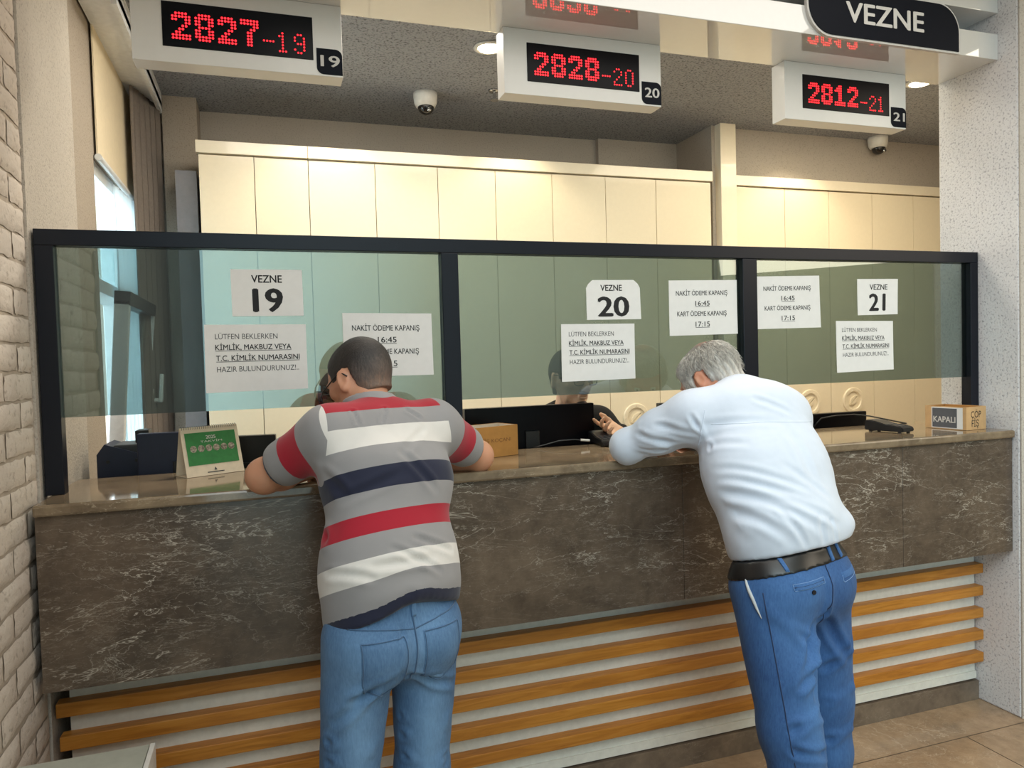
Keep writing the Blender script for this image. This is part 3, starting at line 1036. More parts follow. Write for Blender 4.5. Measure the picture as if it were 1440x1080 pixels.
class Field:
    """implicit shapes blended smoothly, meshed as one continuous skin"""
    def __init__(s):
        s.ops = []
    def cone(s, a, b, wa, wb, da=None, db=None, side=(1, 0, 0), k=.03, mode='add', pw=2.0):
        a, b = V3(a), V3(b)
        da = wa if da is None else da
        db = wb if db is None else db
        L = np.linalg.norm(b-a)
        t = (b-a)/max(L, 1e-6)
        u = np.asarray(side, float)
        u = u-t*(u@t)
        if np.linalg.norm(u) < 1e-3:
            u = np.cross(t, (0, 0, 1.0))
            if np.linalg.norm(u) < 1e-3:
                u = V3(1., 0, 0)
        u = unit(u)
        v = np.cross(t, u)
        R = max(wa, wb, da, db)
        lo = np.minimum(a, b)-R
        hi = np.maximum(a, b)+R
        def fn(X, Y, Z):
            qx, qy, qz = X-a[0], Y-a[1], Z-a[2]
            al = qx*t[0]+qy*t[1]+qz*t[2]
            tt = np.clip(al/max(L, 1e-6), 0, 1)
            ov = al-tt*L
            w_ = wa+(wb-wa)*tt
            d_ = da+(db-da)*tt
            m_ = np.minimum(w_, d_)
            pu = np.abs(qx*u[0]+qy*u[1]+qz*u[2])/w_
            pv = np.abs(qx*v[0]+qy*v[1]+qz*v[2])/d_
            if pw == 2.0:
                n = np.sqrt(pu*pu+pv*pv+(ov/m_)**2)
            else:
                n = ((pu**pw+pv**pw)**(2/pw)+(ov/m_)**2)**.5
            return (n-1)*m_
        s.ops.append((mode, lo, hi, k, fn))
        return s
    def ball(s, c, r, axes=None, k=.02, mode='add'):
        c = V3(c)
        r = V3(r, r, r) if np.isscalar(r) else V3(r)
        A = np.eye(3) if axes is None else np.array(axes, float)
        R = r.max()
        def fn(X, Y, Z):
            q = [X-c[0], Y-c[1], Z-c[2]]
            n = 0
            for i in range(3):
                n = n+((q[0]*A[i][0]+q[1]*A[i][1]+q[2]*A[i][2])/r[i])**2
            return (np.sqrt(n)-1)*r.min()
        s.ops.append((mode, c-R, c+R, k, fn))
        return s
    def clip(s, fn):
        """keep where fn(X,Y,Z) < 0"""
        s.ops.append(('clip', None, None, 0, fn))
        return s
    def warp(s, fn):
        s.ops.append(('warp', None, None, 0, fn))
        return s
    def chain(s, pts, rs, k=.012, **kw):
        for i in range(len(pts)-1):
            s.cone(pts[i], pts[i+1], rs[i], rs[i+1], k=k, **kw)
        return s
    def grid(s, lo, hi, h):
        lo, hi = V3(lo), V3(hi)
        n = np.ceil((hi-lo)/h).astype(int)+1
        ax = [(lo[i]+h*np.arange(n[i])).astype(np.float32) for i in range(3)]
        F = np.full(n, .2, np.float32)
        for mode, a, b, k, fn in s.ops:
            if mode in ('clip', 'warp'):
                X, Y, Z = ax[0][:, None, None], ax[1][None, :, None], ax[2][None, None, :]
                d = fn(X, Y, Z).astype(np.float32)
                F = np.maximum(F, d) if mode == 'clip' else F+d
                continue
            pad = k+.05
            i0 = np.clip(np.floor((a-pad-lo)/h).astype(int), 0, n)
            i1 = np.clip(np.ceil((b+pad-lo)/h).astype(int)+1, 0, n)
            if (i1 <= i0).any():
                continue
            sl = tuple(slice(i0[i], i1[i]) for i in range(3))
            X, Y, Z = ax[0][sl[0]][:, None, None], ax[1][sl[1]][None, :, None], ax[2][sl[2]][None, None, :]
            d = fn(X, Y, Z).astype(np.float32)
            G = F[sl]
            if mode == 'add':
                hh = np.clip(.5+.5*(G-d)/k, 0, 1)
                F[sl] = G*(1-hh)+d*hh-k*hh*(1-hh)
            else:
                hh = np.clip(.5-.5*(G+d)/k, 0, 1)
                F[sl] = G*(1-hh)-d*hh+k*hh*(1-hh)
        return F, lo
    def bounds(s, pad=.02):
        lo = np.min([o[1] for o in s.ops if o[0] == 'add'], axis=0)-pad
        hi = np.max([o[2] for o in s.ops if o[0] == 'add'], axis=0)+pad
        return lo, hi
    def mesh(s, h, lo=None, hi=None, smooth=1):
        l_, h_ = s.bounds()
        lo = l_ if lo is None else np.maximum(lo, l_)
        hi = h_ if hi is None else np.minimum(hi, h_)
        F, lo = s.grid(lo, hi, h)
        return surface_nets(F, lo, h, smooth)

def surface_nets(F, lo, h, smooth=1):
    S = F < 0
    c8 = [S[i:S.shape[0]-1+i, j:S.shape[1]-1+j, k:S.shape[2]-1+k] for i in (0, 1) for j in (0, 1) for k in (0, 1)]
    cnt = sum(c.astype(np.int8) for c in c8)
    act = (cnt > 0) & (cnt < 8)
    idx = np.full(act.shape, -1, np.int64)
    I = np.argwhere(act)
    idx[act] = np.arange(len(I))
    acc = np.zeros((len(I), 3))
    num = np.zeros(len(I))
    corners = [(i, j, k) for i in (0, 1) for j in (0, 1) for k in (0, 1)]
    for a in range(8):
        for b in range(a+1, 8):
            ca, cb = V3(corners[a]), V3(corners[b])
            if abs(ca-cb).sum() != 1:
                continue
            ia = I+ca.astype(int)
            ib = I+cb.astype(int)
            fa = F[ia[:, 0], ia[:, 1], ia[:, 2]]
            fb = F[ib[:, 0], ib[:, 1], ib[:, 2]]
            m = (fa < 0) != (fb < 0)
            t = np.where(m, fa/np.where(m, fa-fb, 1), 0)
            acc[m] += (ca+(cb-ca)*t[:, None])[m]
            num[m] += 1
    P = I+acc/num[:, None]
    faces = []
    for ax in range(3):
        o1, o2 = [(1, 2), (2, 0), (0, 1)][ax]
        A = np.swapaxes(S, 0, ax)
        sl0 = [slice(None)]*3
        sl1 = [slice(None)]*3
        sl0[ax] = slice(0, -1)
        sl1[ax] = slice(1, None)
        d = S[tuple(sl0)] != S[tuple(sl1)]
        E = np.argwhere(d)
        ok = (E[:, o1] > 0) & (E[:, o2] > 0) & (E[:, o1] < S.shape[o1]-1) & (E[:, o2] < S.shape[o2]-1)
        E = E[ok]
        q = []
        for (da, db) in ((0, 0), (-1, 0), (-1, -1), (0, -1)):
            e = E.copy()
            e[:, o1] += da
            e[:, o2] += db
            q.append(idx[e[:, 0], e[:, 1], e[:, 2]])
        q = np.stack(q, 1)
        flip = ~S[E[:, 0], E[:, 1], E[:, 2]]
        q[flip] = q[flip][:, ::-1]
        faces.append(q)
    Fq = np.vstack(faces)
    Fq = Fq[(Fq >= 0).all(1)]
    P = lo+P*h
    for _ in range(smooth):
        P = lap(P, Fq, .5)
    return P, Fq

def lap(P, Fq, w):
    acc = np.zeros_like(P)
    n = np.zeros(len(P))
    for i in range(4):
        a, b = Fq[:, i], Fq[:, (i+1) % 4]
        np.add.at(acc, a, P[b]); np.add.at(n, a, 1)
        np.add.at(acc, b, P[a]); np.add.at(n, b, 1)
    n[n == 0] = 1
    return P*(1-w)+acc/n[:, None]*w

def vnormals(P, Fq):
    fn = np.cross(P[Fq[:, 2]]-P[Fq[:, 0]], P[Fq[:, 3]]-P[Fq[:, 1]])
    N = np.zeros_like(P)
    for i in range(4):
        np.add.at(N, Fq[:, i], fn)
    return N/np.maximum(np.linalg.norm(N, axis=1), 1e-12)[:, None]

def skin(name, parts, mat, parent, attrs=None):
    """parts: list of (P, F) joined into one mesh object"""
    off = 0
    PP, FF = [], []
    for P, Fq in parts:
        PP.append(P)
        FF.append(Fq+off)
        off += len(P)
    P, Fq = np.vstack(PP), np.vstack(FF)
    me = bpy.data.meshes.new(name)
    me.vertices.add(len(P))
    me.vertices.foreach_set('co', P.astype(np.float32).ravel())
    me.loops.add(len(Fq)*4)
    me.loops.foreach_set('vertex_index', Fq.astype(np.int32).ravel())
    me.polygons.add(len(Fq))
    me.polygons.foreach_set('loop_start', np.arange(0, len(Fq)*4, 4, dtype=np.int32))
    me.polygons.foreach_set('use_smooth', np.ones(len(Fq), dtype=bool))
    me.update(calc_edges=True)
    me.validate()
    for k, f in (attrs or {}).items():
        a = me.attributes.new(k, 'FLOAT', 'POINT')
        a.data.foreach_set('value', f(P).astype(np.float32))
    return link(name, me, mat, parent)

rng = np.random.RandomState(5)
def wavy(P, scale, seed=0, n=6):
    """smooth pseudo noise in [-1, 1]"""
    r = np.random.RandomState(seed)
    out = np.zeros(len(P))
    for i in range(n):
        d = unit(r.normal(size=3))
        f = scale*r.uniform(.6, 1.6)
        out += np.sin(P@d*f+r.uniform(0, 6.28)+1.3*np.sin(P@unit(r.normal(size=3))*f*.6))
    return out/n

def displace(P, Fq, amt):
    return P+vnormals(P, Fq)*amt[:, None]

FOLD = 1.45
def fold(P, a, b, width, depth, N=None, out=None):
    """a crease running from a to b: returns displacement (negative groove with raised lips);
    with N (vertex normals) and out the crease follows the surface that faces out"""
    a, b = V3(a), V3(b)
    q = P-a
    ab = b-a
    if out is not None:
        o_ = unit(out)
        q = q-np.outer(q@o_, o_)
        ab = ab-o_*(ab@o_)
    L = np.linalg.norm(ab)
    t = ab/L
    al = q@t
    d = np.linalg.norm(q-np.outer(np.clip(al, 0, L), t), axis=1)
    fade = np.clip(np.minimum(al+.02, L-al+.02)/(.35*L), 0, 1)
    if out is not None:
        fade = fade*np.clip((N@o_-.15)/.25, 0, 1)
    x = d/width
    return FOLD*fade*depth*(-np.exp(-x*x*3)+.75*np.exp(-(x-1.1)**2*4))

# ---- materials
def skin_mat(name, col, red=.25):
    m = NT(name)
    v = m.map()
    n1 = m.noise(v, 22, 4)
    n2 = m.noise(v, 260, 3)
    c2 = (min(1, col[0]*1.05), col[1]*.72, col[2]*.66)
    m.set(Base_Color=m.ramp(n1.outputs[0], [(.35, col), (.75, tuple(a*(1-red)+b*red for a, b in zip(col, c2)))]), Roughness=.5)
    m.b.inputs['Subsurface Weight'].default_value = .12
    m.b.inputs['Subsurface Radius'].default_value = (.012, .005, .003)
    m.bump(n2.outputs[0], .12, .001)
    return m.m

def cloth(name, col, rough=.85, weave=900, bump=.1, var=.05, sheen=.2):
    m = NT(name)
    v = m.map()
    n1 = m.noise(v, 30, 3)
    n2 = m.noise(v, weave, 2)
    m.set(Base_Color=m.ramp(n1.outputs[0], [(.3, tuple(c*(1-var) for c in col)), (.7, tuple(min(1, c*(1+var)) for c in col))]), Roughness=rough)
    m.b.inputs['Sheen Weight'].default_value = sheen
    m.bump(n2.outputs[0], bump, .001)
    return m.m

def denim(name, dark, light, fade_scale=7):
    m = NT(name)
    v = m.map()
    n1 = m.noise(v, fade_scale, 5, .6)
    n3 = m.noise(m.map((1, 1, .18)), 240, 3, .7)
    tw = m.n('ShaderNodeTexWave')
    tw.inputs['Scale'].default_value = 420
    m.l(m.map((1, 1, .8), (.3, .5, .2)), tw.inputs['Vector'])
    at = m.n('ShaderNodeAttribute', attribute_name='fade')
    f = m.math('ADD', m.math('MULTIPLY', n1.outputs[0], .40), m.math('MULTIPLY', at.outputs['Fac'], .75))
    f = m.math('ADD', f, m.math('MULTIPLY', m.math('SUBTRACT', n3.outputs[0], .5), .42))
    col = m.ramp(f, [(.15, dark), (.75, light)])
    m.set(Base_Color=col, Roughness=.85)
    m.b.inputs['Sheen Weight'].default_value = .05
    m.bump(tw.outputs['Fac'], .10, .001)
    return m.m

def stripes_mat():
    m = NT('striped_polo_cloth')
    grey, red, white, navy = srgb(150, 148, 150), srgb(168, 14, 42), srgb(226, 222, 218), srgb(26, 32, 58)
    a = m.n('ShaderNodeAttribute', attribute_name='body_band')
    b = m.n('ShaderNodeAttribute', attribute_name='sleeve_band')
    s = m.n('ShaderNodeAttribute', attribute_name='seam')
    bands = [navy, grey, white, grey, red, grey, navy, grey, white, grey, red]
    n = len(bands)
    ca = m.ramp(m.math('DIVIDE', a.outputs['Fac'], float(n)), [(i/n, c) for i, c in enumerate(bands)], True)
    sl = [(0, white), (.09, grey), (.44, red), (.735, grey), (.955, navy)]
    cb = m.ramp(b.outputs['Fac'], sl, True)
    f = m.math('GREATER_THAN', s.outputs['Fac'], 0.0)
    col = m.mix(f, ca, cb)
    v = m.map()
    n1 = m.noise(v, 600, 2)
    n2 = m.noise(v, 18, 3)
    col = m.mix(m.math('MULTIPLY', n2.outputs[0], .12), col, (.0, .0, .0), 'MIX')
    m.set(Base_Color=col, Roughness=.85)
    m.b.inputs['Sheen Weight'].default_value = .2
    m.bump(n1.outputs[0], .12, .001)
    return m.m

def hair_mat(name, stops, attr='tone', rough=.55):
    m = NT(name)
    at = m.n('ShaderNodeAttribute', attribute_name=attr)
    n1 = m.noise(m.map((1, 1, .35)), 160, 4, .7)
    n2 = m.noise(m.map(), 30, 3)
    f = m.math('ADD', at.outputs['Fac'], m.math('MULTIPLY', m.math('SUBTRACT', n1.outputs[0], .5), .5))
    f = m.math('ADD', f, m.math('MULTIPLY', m.math('SUBTRACT', n2.outputs[0], .5), .2))
    m.set(Base_Color=m.ramp(f, stops), Roughness=rough)
    m.bump(n1.outputs[0], .5, .004)
    return m.m

SK = skin_mat('light_skin', srgb(206, 152, 122))
SK2 = skin_mat('reddish_skin', srgb(208, 150, 120), .6)
SK3 = skin_mat('warm_skin', srgb(232, 188, 156))
EYE = plain('eye_white', srgb(225, 220, 215), .2)
IRIS = plain('dark_iris', srgb(40, 26, 18), .2)

# ---- generic anatomy
def head_frame(yaw, pitch, roll=0):
    """yaw: 0 faces +Y, positive turns left (towards -X); pitch: positive looks down"""
    f = V3(-math.sin(yaw)*math.cos(pitch), math.cos(yaw)*math.cos(pitch), -math.sin(pitch))
    r = V3(math.cos(yaw), math.sin(yaw), 0)
    u = np.cross(r, f)
    c, s = math.cos(roll), math.sin(roll)
    return r*c+u*s, f, u*c-r*s

def head_prims(F, c, fr, s=1.0, nose=1.0, jaw=1.0):
    """c: centre of the skull; total head about 0.23 tall"""
    r, f, u = fr
    P = lambda x, y, z: V3(c)+(r*x+f*y+u*z)*s
    ax = [r, f, u]
    F.ball(P(0, -.018, .022), V3(.076, .094, .092)*s, ax, .02)
    F.ball(P(0, .030, .020), V3(.066, .066, .074)*s, ax, .025)
    F.cone(P(0, .030, -.02), P(0, .048, -.088), .062*s, .034*s*jaw, .055*s, .036*s, r, k=.03)
    F.ball(P(0, .074, -.100), V3(.024, .018, .017)*s, ax, .02)
    for sg_ in (-1, 1):
        F.cone(P(.055*sg_, .0, -.03), P(.040*sg_, .035, -.082), .022*s, .020*s, k=.03)
        F.ball(P(.043*sg_, .064, -.022), V3(.022, .02, .018)*s, ax, .02)
        F.ball(P(.033*sg_, .085, .012), V3(.024, .012, .008)*s, ax, .012)
        F.ball(P(.031*sg_, .094, -.003), V3(.015, .012, .010)*s, ax, .010, 'sub')
        # ears
        ec = P(.078*sg_, -.012, -.010)
        fo = unit(r*sg_*.85-f*.52)
        ew = unit(f*.85+r*sg_*.52)
        ea = [fo, ew, u]
        F.ball(ec+fo*.008*s, V3(.010, .018, .030)*s, ea, .010)
        F.ball(ec+fo*.017*s+ew*.002*s, V3(.007, .012, .021)*s, ea, .005, 'sub')
        F.ball(ec+fo*.006*s-u*.026*s+ew*.004*s, V3(.008, .010, .010)*s, ea, .008)
    F.cone(P(0, .094, .008), P(0, .116*nose, -.036), .010*s, .015*s, k=.012)
    F.ball(P(0, .116, -.038), V3(.013, .013, .010)*s, ax, .008)
    for sg_ in (-1, 1):
        F.ball(P(.012*sg_, .105, -.040), V3(.009, .011, .008)*s, ax, .006)
    F.ball(P(0, .093, -.066), V3(.025, .012, .007)*s, ax, .006)
    F.ball(P(0, .092, -.076), V3(.021, .012, .0075)*s, ax, .006)
    F.ball(P(0, .107, -.071), V3(.024, .010, .0022)*s, ax, .003, 'sub')
    return P

def hand_prims(F, wrist, d, n, thumb, curl=.4, s=1.0, spread=.10, curls=None):
    """d: direction wrist to knuckles, n: back of hand normal, thumb: side the thumb leaves"""
    d = unit(d)
    n = unit(V3(n)-d*(V3(n)@d))
    sd = np.cross(d, n)
    if sd@V3(thumb) < 0:
        sd = -sd
    w = V3(wrist)
    F.cone(w-d*.01, w+d*.030*s, .027*s, .033*s, .020*s, .016*s, sd, k=.012)
    F.cone(w+d*.025*s, w+d*.080*s, .036*s, .040*s, .015*s, .0125*s, sd, k=.012, pw=2.6)
    F.ball(w+d*.035*s+sd*.022*s-n*.008*s, V3(.018, .026, .014)*s, [sd, d, n], .012)
    tips = []
    for i, (off, ln) in enumerate(((.030, .072), (.010, .080), (-.011, .074), (-.030, .058))):
        cl = curls[i] if curls else curl*(1+.12*i)
        b = w+d*(.080-.004*abs(i-1))*s+sd*off*s
        dirn = unit(d+sd*spread*(off/.03)*.6)
        p = b
        pts, rs = [b-d*.012*s, b], [.0095*s, .0092*s]
        ang_ = cl*.6
        for j, (fr_, r_) in enumerate(((.45, .0085), (.30, .0078), (.25, .0066))):
            dd = unit(dirn*math.cos(ang_)-n*math.sin(ang_))
            p = p+dd*ln*fr_*s
            pts.append(p)
            rs.append(r_*s)
            ang_ += cl*(.9 if j == 0 else .6)
        F.chain(pts, rs, .005)
        tips.append(pts[-1])
    tb = w+d*.022*s+sd*.026*s-n*.006*s
    t1 = tb+(sd*.75+d*.62-n*.25)*.036*s
    t2 = t1+(sd*.38+d*.85-n*.28)*.030*s
    t3 = t2+(sd*.15+d*.92-n*.35)*.022*s
    F.chain([tb, t1, t2, t3], [.0155*s, .0115*s, .0105*s, .0085*s], .008)
    return tips

def arm_prims(F, sh, el, wr, s=1.0, r0=.052, r1=.041, r2=.027, k=.03):
    sh, el, wr = V3(sh), V3(el), V3(wr)
    F.cone(sh, sh*.45+el*.55, r0*s, (r0*.92)*s, k=k)
    F.cone(sh*.45+el*.55, el, r0*.90*s, r1*s, k=k)
    F.ball(el, r1*1.02*s, k=.02)
    m = el*.68+wr*.32
    F.cone(el, m, r1*s, r1*1.04*s, k=.02)
    F.cone(m, wr, r1*1.03*s, r2*s, k=.02)

def leg_prims(F, hip, kn, an, toe, r0=.088, r1=.055, r2=.038, k=.04):
    hip, kn, an, toe = V3(hip), V3(kn), V3(an), V3(toe)
    F.cone(hip, kn, r0, r1, k=k)
    m = kn*.7+an*.3
    F.cone(kn, m, r1, r1*1.02, k=.02)
    F.cone(m, an, r1*1.0, r2, k=.02)

def shoe(parent, an, toe, mat, name='shoe'):
    F = Field()
    an, toe = V3(an), V3(toe)
    d = unit((toe-an)*V3(1, 1, 0))
    sd = V3(-d[1], d[0], 0)
    heel = V3(an[0], an[1], .042)-d*.045
    tip = V3(toe[0], toe[1], .036)
    F.cone(heel, (heel+tip)/2, .036, .044, .042, .040, sd, k=.02)
    F.cone((heel+tip)/2, tip, .044, .036, .040, .026, sd, k=.02)
    F.cone(V3(an[0], an[1], .06), V3(an[0], an[1], .095), .042, .044, .05, .05, sd, k=.02)
    F.clip(lambda X, Y, Z: .002-Z+0*X+0*Y)
    P, Q = F.mesh(.007)
    return skin(name, [(P, Q)], mat, parent)

def glasses(parent, P, fr, mat, lens, drop=0.0, fwd=0.0, w=.026):
    r, f, u = fr
    o = None
    bm = bmesh.new()
    for sg_ in (-1, 1):
        pts = []
        for k in range(21):
            t = 2*math.pi*k/20
            q = P(.033*sg_+w*math.copysign(abs(math.cos(t))**.7, math.cos(t)), .112+fwd-.006*abs(math.cos(t)), -.004+drop+.018*math.copysign(abs(math.sin(t))**.7, math.sin(t)))
            pts.append(q)
        tube(bm, pts, .0022, 6)
        tube(bm, [P(.058*sg_, .104+fwd, .004+drop), P(.074*sg_, .085, .006+drop*.8), P(.083*sg_, .02, .012+drop*.3), P(.086*sg_, -.015, .014), P(.084*sg_, -.035, -.008)], .0022, 6)
    tube(bm, [P(-.008, .112+fwd, .002+drop), P(0, .116+fwd, .006+drop), P(.008, .112+fwd, .002+drop)], .002, 6)
    o = obj('glasses', bm, mat, parent, True)
    bm = bmesh.new()
    for sg_ in (-1, 1):
        ring = [bm.verts.new(P(.033*sg_+(w-.001)*math.cos(t), .111+fwd, -.004+drop+.017*math.sin(t))) for t in (2*math.pi*k/20 for k in range(20))]
        bm.faces.new(ring)
    obj('lens', bm, lens, o)
    return o

def eyes(parent, P, fr, s=1.0):
    r, f, u = fr
    for sg_ in (-1, 1):
        F = Field()
        c = P(.031*sg_, .083, -.003)
        F.ball(c, .0115*s)
        e = skin('eye', [F.mesh(.0025)], EYE, parent)
        F = Field()
        F.ball(V3(c)+f*.0085*s, V3(.0052, .0042, .0052)*s, [r, f, u])
        skin('iris', [F.mesh(.0013)], IRIS, e)

LENS = clear_glass('spectacle_lens', (.93, .95, .95), .06)
BLACK = plain('black_spectacle_frame', srgb(16, 16, 18), .3)

# ------------------------------------------------------------------ the man in the striped polo shirt
def striped_man():
    root = thing('person', 'person with short dark hair in striped polo and blue jeans leaning on the counter', 'person', (.28, -.38, 0))
    def put(o):
        o.location = tuple(-c for c in root.location)
        return o
    r = V3(.952, .305, 0)
    f = V3(-.305, .952, 0)
    up = V3(0, 0, 1.)
    pel, wst, che, upc = V3(.280, -.375, .88), V3(.283, -.345, 1.02), V3(.298, -.235, 1.25), V3(.305, -.165, 1.346)
    nb, nk = V3(.290, -.125, 1.388), V3(.272, -.075, 1.455)
    hc = V3(.258, -.035, 1.518)
    fr = head_frame(.66, .42, -.03)
    shL, shR = upc-r*.162+V3(0, .0, .026), upc+r*.160+V3(0, .0, .024)
    elL, wrL = V3(-.020, -.085, 1.256), V3(.125, .085, 1.243)
    elR, wrR = V3(.628, .020, 1.255), V3(.46, .115, 1.246)
    hipL, hipR = pel-r*.092, pel+r*.092
    knL, knR = V3(.150, -.395, .48), V3(.352, -.325, .48)
    anL, anR = V3(.150, -.43, .085), V3(.365, -.36, .085)

    def torso(F, e):
        F.cone(pel, wst, .142+e, .150+e, .104+e, .104+e, r, k=.05, pw=2.3)
        F.cone(wst, che, .150+e, .158+e, .102+e, .100+e, r, k=.05, pw=2.3)
        F.cone(che, upc, .158+e, .155+e, .100+e, .084+e, r, k=.05, pw=2.3)
        F.cone(upc-r*.06, upc+r*.06, .075+e, .075+e, k=.05)
        F.cone(upc-r*.05+V3(0, .0, .03), shL, .052+e, .060+e, k=.05)
        F.cone(upc+r*.05+V3(0, .0, .03), shR, .052+e, .060+e, k=.05)
        F.cone(upc+V3(0, .02, .0), nb, .085+e, .066+e, k=.05)

    B = Field()
    torso(B, -.012)
    B.cone(nb, nk, .062, .056, k=.03)
    B.cone(nk, hc, .056, .055, k=.03)
    P = head_prims(B, hc, fr)
    for sh, el, wr in ((shL, elL, wrL), (shR, elR, wrR)):
        arm_prims(B, sh, el, wr, 1.0, .05, .045, .027)
    leg_prims(B, hipL, knL, anL, None, .082, .052, .036)
    leg_prims(B, hipR, knR, anR, None, .082, .052, .036)
    hand_prims(B, wrL, wrL-elL+V3(.02, .0, 0), (0, 0, 1), (-.5, .8, 0), .35)
    hand_prims(B, wrR, wrR-elR+V3(-.02, 0, 0), (0, 0, 1), (.5, .8, 0), .35)
    for an, d in ((anL, f), (anR, f)):
        B.cone(an, an+d*.06+V3(0, 0, -.04), .036, .034, k=.02)
        B.cone(an+d*.06+V3(0, 0, -.04), an+d*.15+V3(0, 0, -.055), .034, .024, k=.02)
    lo, hi = B.bounds()
    parts = [B.mesh(.009, lo, V3(hi[0], hi[1], 1.20)),
             B.mesh(.009, V3(lo[0], lo[1], 1.182), V3(hi[0], -.115, hi[2])),
             B.mesh(.0045, V3(lo[0], -.133, 1.182), hi)]
    put(skin('body', parts, SK, root, {'fade': lambda p: p[:, 0]*0}))

    # polo shirt
    ax = V3(-.117, .366, .923)
    S = Field()
    torso(S, .012)
    def wave(X, Y, Z):
        return 0
    # looser lower part
    S.cone(V3(.282, -.375, .90), V3(.286, -.33, 1.06), .163, .158, .128, .112, r, k=.05)
    for sh, el in ((shL, elL), (shR, elR)):
        S.cone(sh, sh*.35+el*.65, .073, .066, k=.045)
    nrm = [(shL, elL), (shR, elR)]
    def hemclip(X, Y, Z):
        l = (X-.28)*r[0]+(Y+.38)*r[1]
        s_ = X*ax[0]+Y*ax[1]+Z*ax[2]
        back = np.clip(-((X-.28)*f[0]+(Y+.38)*f[1])/.12, 0, 1)
        hem = .660+.036*np.exp(-((l-.01)/.075)**2)*back+.012*np.clip(l/.15, 0, 1)
        return hem-s_
    S.clip(hemclip)
    cuffs = []
    for sh, el in nrm:
        d = unit(el-sh)
        c = sh+(el-sh)*.80
        cuffs.append((c, d))
        def cl(X, Y, Z, c=c, d=d, sh=sh):
            a_ = (X-c[0])*d[0]+(Y-c[1])*d[1]+(Z-c[2])*d[2]
            return np.where(np.abs((X-sh[0])*r[0]+(Y-sh[1])*r[1]) < 10, a_, -1) if False else a_
        # only clip on the arm side
        side = -1 if (sh is shL) else 1
        S.clip(lambda X, Y, Z, c=c, d=d: np.minimum((X-c[0])*d[0]+(Y-c[1])*d[1]+(Z-c[2])*d[2], .25-np.sqrt((X-c[0])**2+(Y-c[1])**2+(Z-c[2])**2)))
    # neck opening
    S.cone(nb+V3(0, .0, .012), nk+V3(-.01, .04, .06), .062, .075, k=.01, mode='sub')
    Pq, Fq = S.mesh(.007, None, None, 2)
    # folds and cloth unevenness
    amt = .0028*wavy(Pq, 22, 3)+.0012*wavy(Pq, 60, 4)
    sv = Pq@ax
    lat = (Pq-V3(.28, -.38, 1.0))@r
    bulge = np.exp(-((sv-.715)/.028)**2)*.010*np.exp(-((lat-.03)/.13)**2)
    amt = amt+bulge
    for a_, b_, w_, d_ in (((.12, -.26, 1.30), (.20, -.32, 1.24), .016, .006), ((.44, -.22, 1.10), (.33, -.44, 1.02), .018, .007), ((.45, -.30, 1.02), (.30, -.48, 1.0), .016, .006),
                           ((.08, -.20, 1.33), (.06, -.16, 1.27), .012, .005), ((.15, -.42, 1.05), (.20, -.36, 1.18), .02, .004), ((.42, -.22, 1.27), (.38, -.3, 1.2), .02, .004),
                           ((.10, -.33, 1.16), (.16, -.40, 1.08), .018, .004), ((.03, -.14, 1.35), (.0, -.12, 1.27), .012, .004), ((.14, -.24, 1.42), (.13, -.28, 1.30), .010, .004)):
        amt = amt+fold(Pq, a_, b_, w_, d_)
    Nq = vnormals(Pq, Fq)
    for a_, b_, w_, d_ in (((0.265, -0.425, 1.094), (0.386, -0.417, 1.024), 0.013, 0.004),
                           ((0.324, -0.4, 1.109), (0.432, -0.384, 1.066), 0.013, 0.004),
                           ((0.217, -0.454, 1.063), (0.366, -0.411, 1.053), 0.016, 0.004),
                           ((0.123, -0.477, 1.08), (0.215, -0.465, 1.04), 0.014, 0.003),
                           ((0.178, -0.394, 1.23), (0.313, -0.334, 1.268), 0.018, 0.003),
                           ((0.319, -0.311, 1.317), (0.408, -0.326, 1.217), 0.016, 0.003),
                           ((0.221, -0.285, 1.449), (0.227, -0.299, 1.412), 0.008, 0.003),
                           ((0.309, -0.257, 1.447), (0.291, -0.278, 1.411), 0.008, 0.003),
                           ((0.37, -0.241, 1.439), (0.401, -0.242, 1.414), 0.009, 0.003),
                           ((0.124, -0.365, 1.337), (0.179, -0.386, 1.246), 0.014, 0.0035),
                           ((0.409, -0.253, 1.383), (0.319, -0.311, 1.317), 0.016, 0.0025)):
        amt = amt+fold(Pq, a_, b_, w_, d_, Nq, V3(.282, -.879, .384))
    Pq = displace(Pq, Fq, amt)
    hl = np.interp
    th = [0, .703, .755, .812, .869, .920, .980, 1.038, 1.096, 1.155, 1.204, 1.5]
    def band(p):
        l = (p-V3(.28, -.38, 1.0))@r
        back = np.clip(-((p-V3(.28, -.38, 0))@f)/.12, 0, 1)
        s_ = p@ax
        low = .036*np.exp(-((l-.01)/.075)**2)*back+.012*np.clip(l/.15, 0, 1)
        k_ = np.clip((.83-s_)/.16, 0, 1)
        s2 = s_-low*k_*.85
        thn = list(th)
        thn[1] = .690
        return np.interp(s2, thn, np.arange(12))
    def seamd(p):
        out = np.full(len(p), -1.0)
        for sgn, sh, el in ((-1, shL, elL), (1, shR, elR)):
            n_ = unit(r*sgn*.98+up*.12+f*.05)
            out = np.maximum(out, (p-(sh+r*sgn*(.034 if sgn < 0 else 0)))@n_)
        # no sleeve low on the trunk
        return np.where(p[:, 2] < 1.205, -1, out)
    def sleeve(p):
        d1, d2 = unit(elL-shL), unit(elR-shR)
        t1 = ((p-shL)@d1+.06)/(np.linalg.norm(elL-shL)*.80+.06)
        t2 = ((p-shR)@d2+.06)/(np.linalg.norm(elR-shR)*.80+.06)
        t_ = np.clip(np.where((p-upc)@r < 0, t1, t2), 0, 1)
        return np.maximum(t_, np.where((p[:, 2] < 1.35) | ((p-upc)@r > 0), .14, 0))
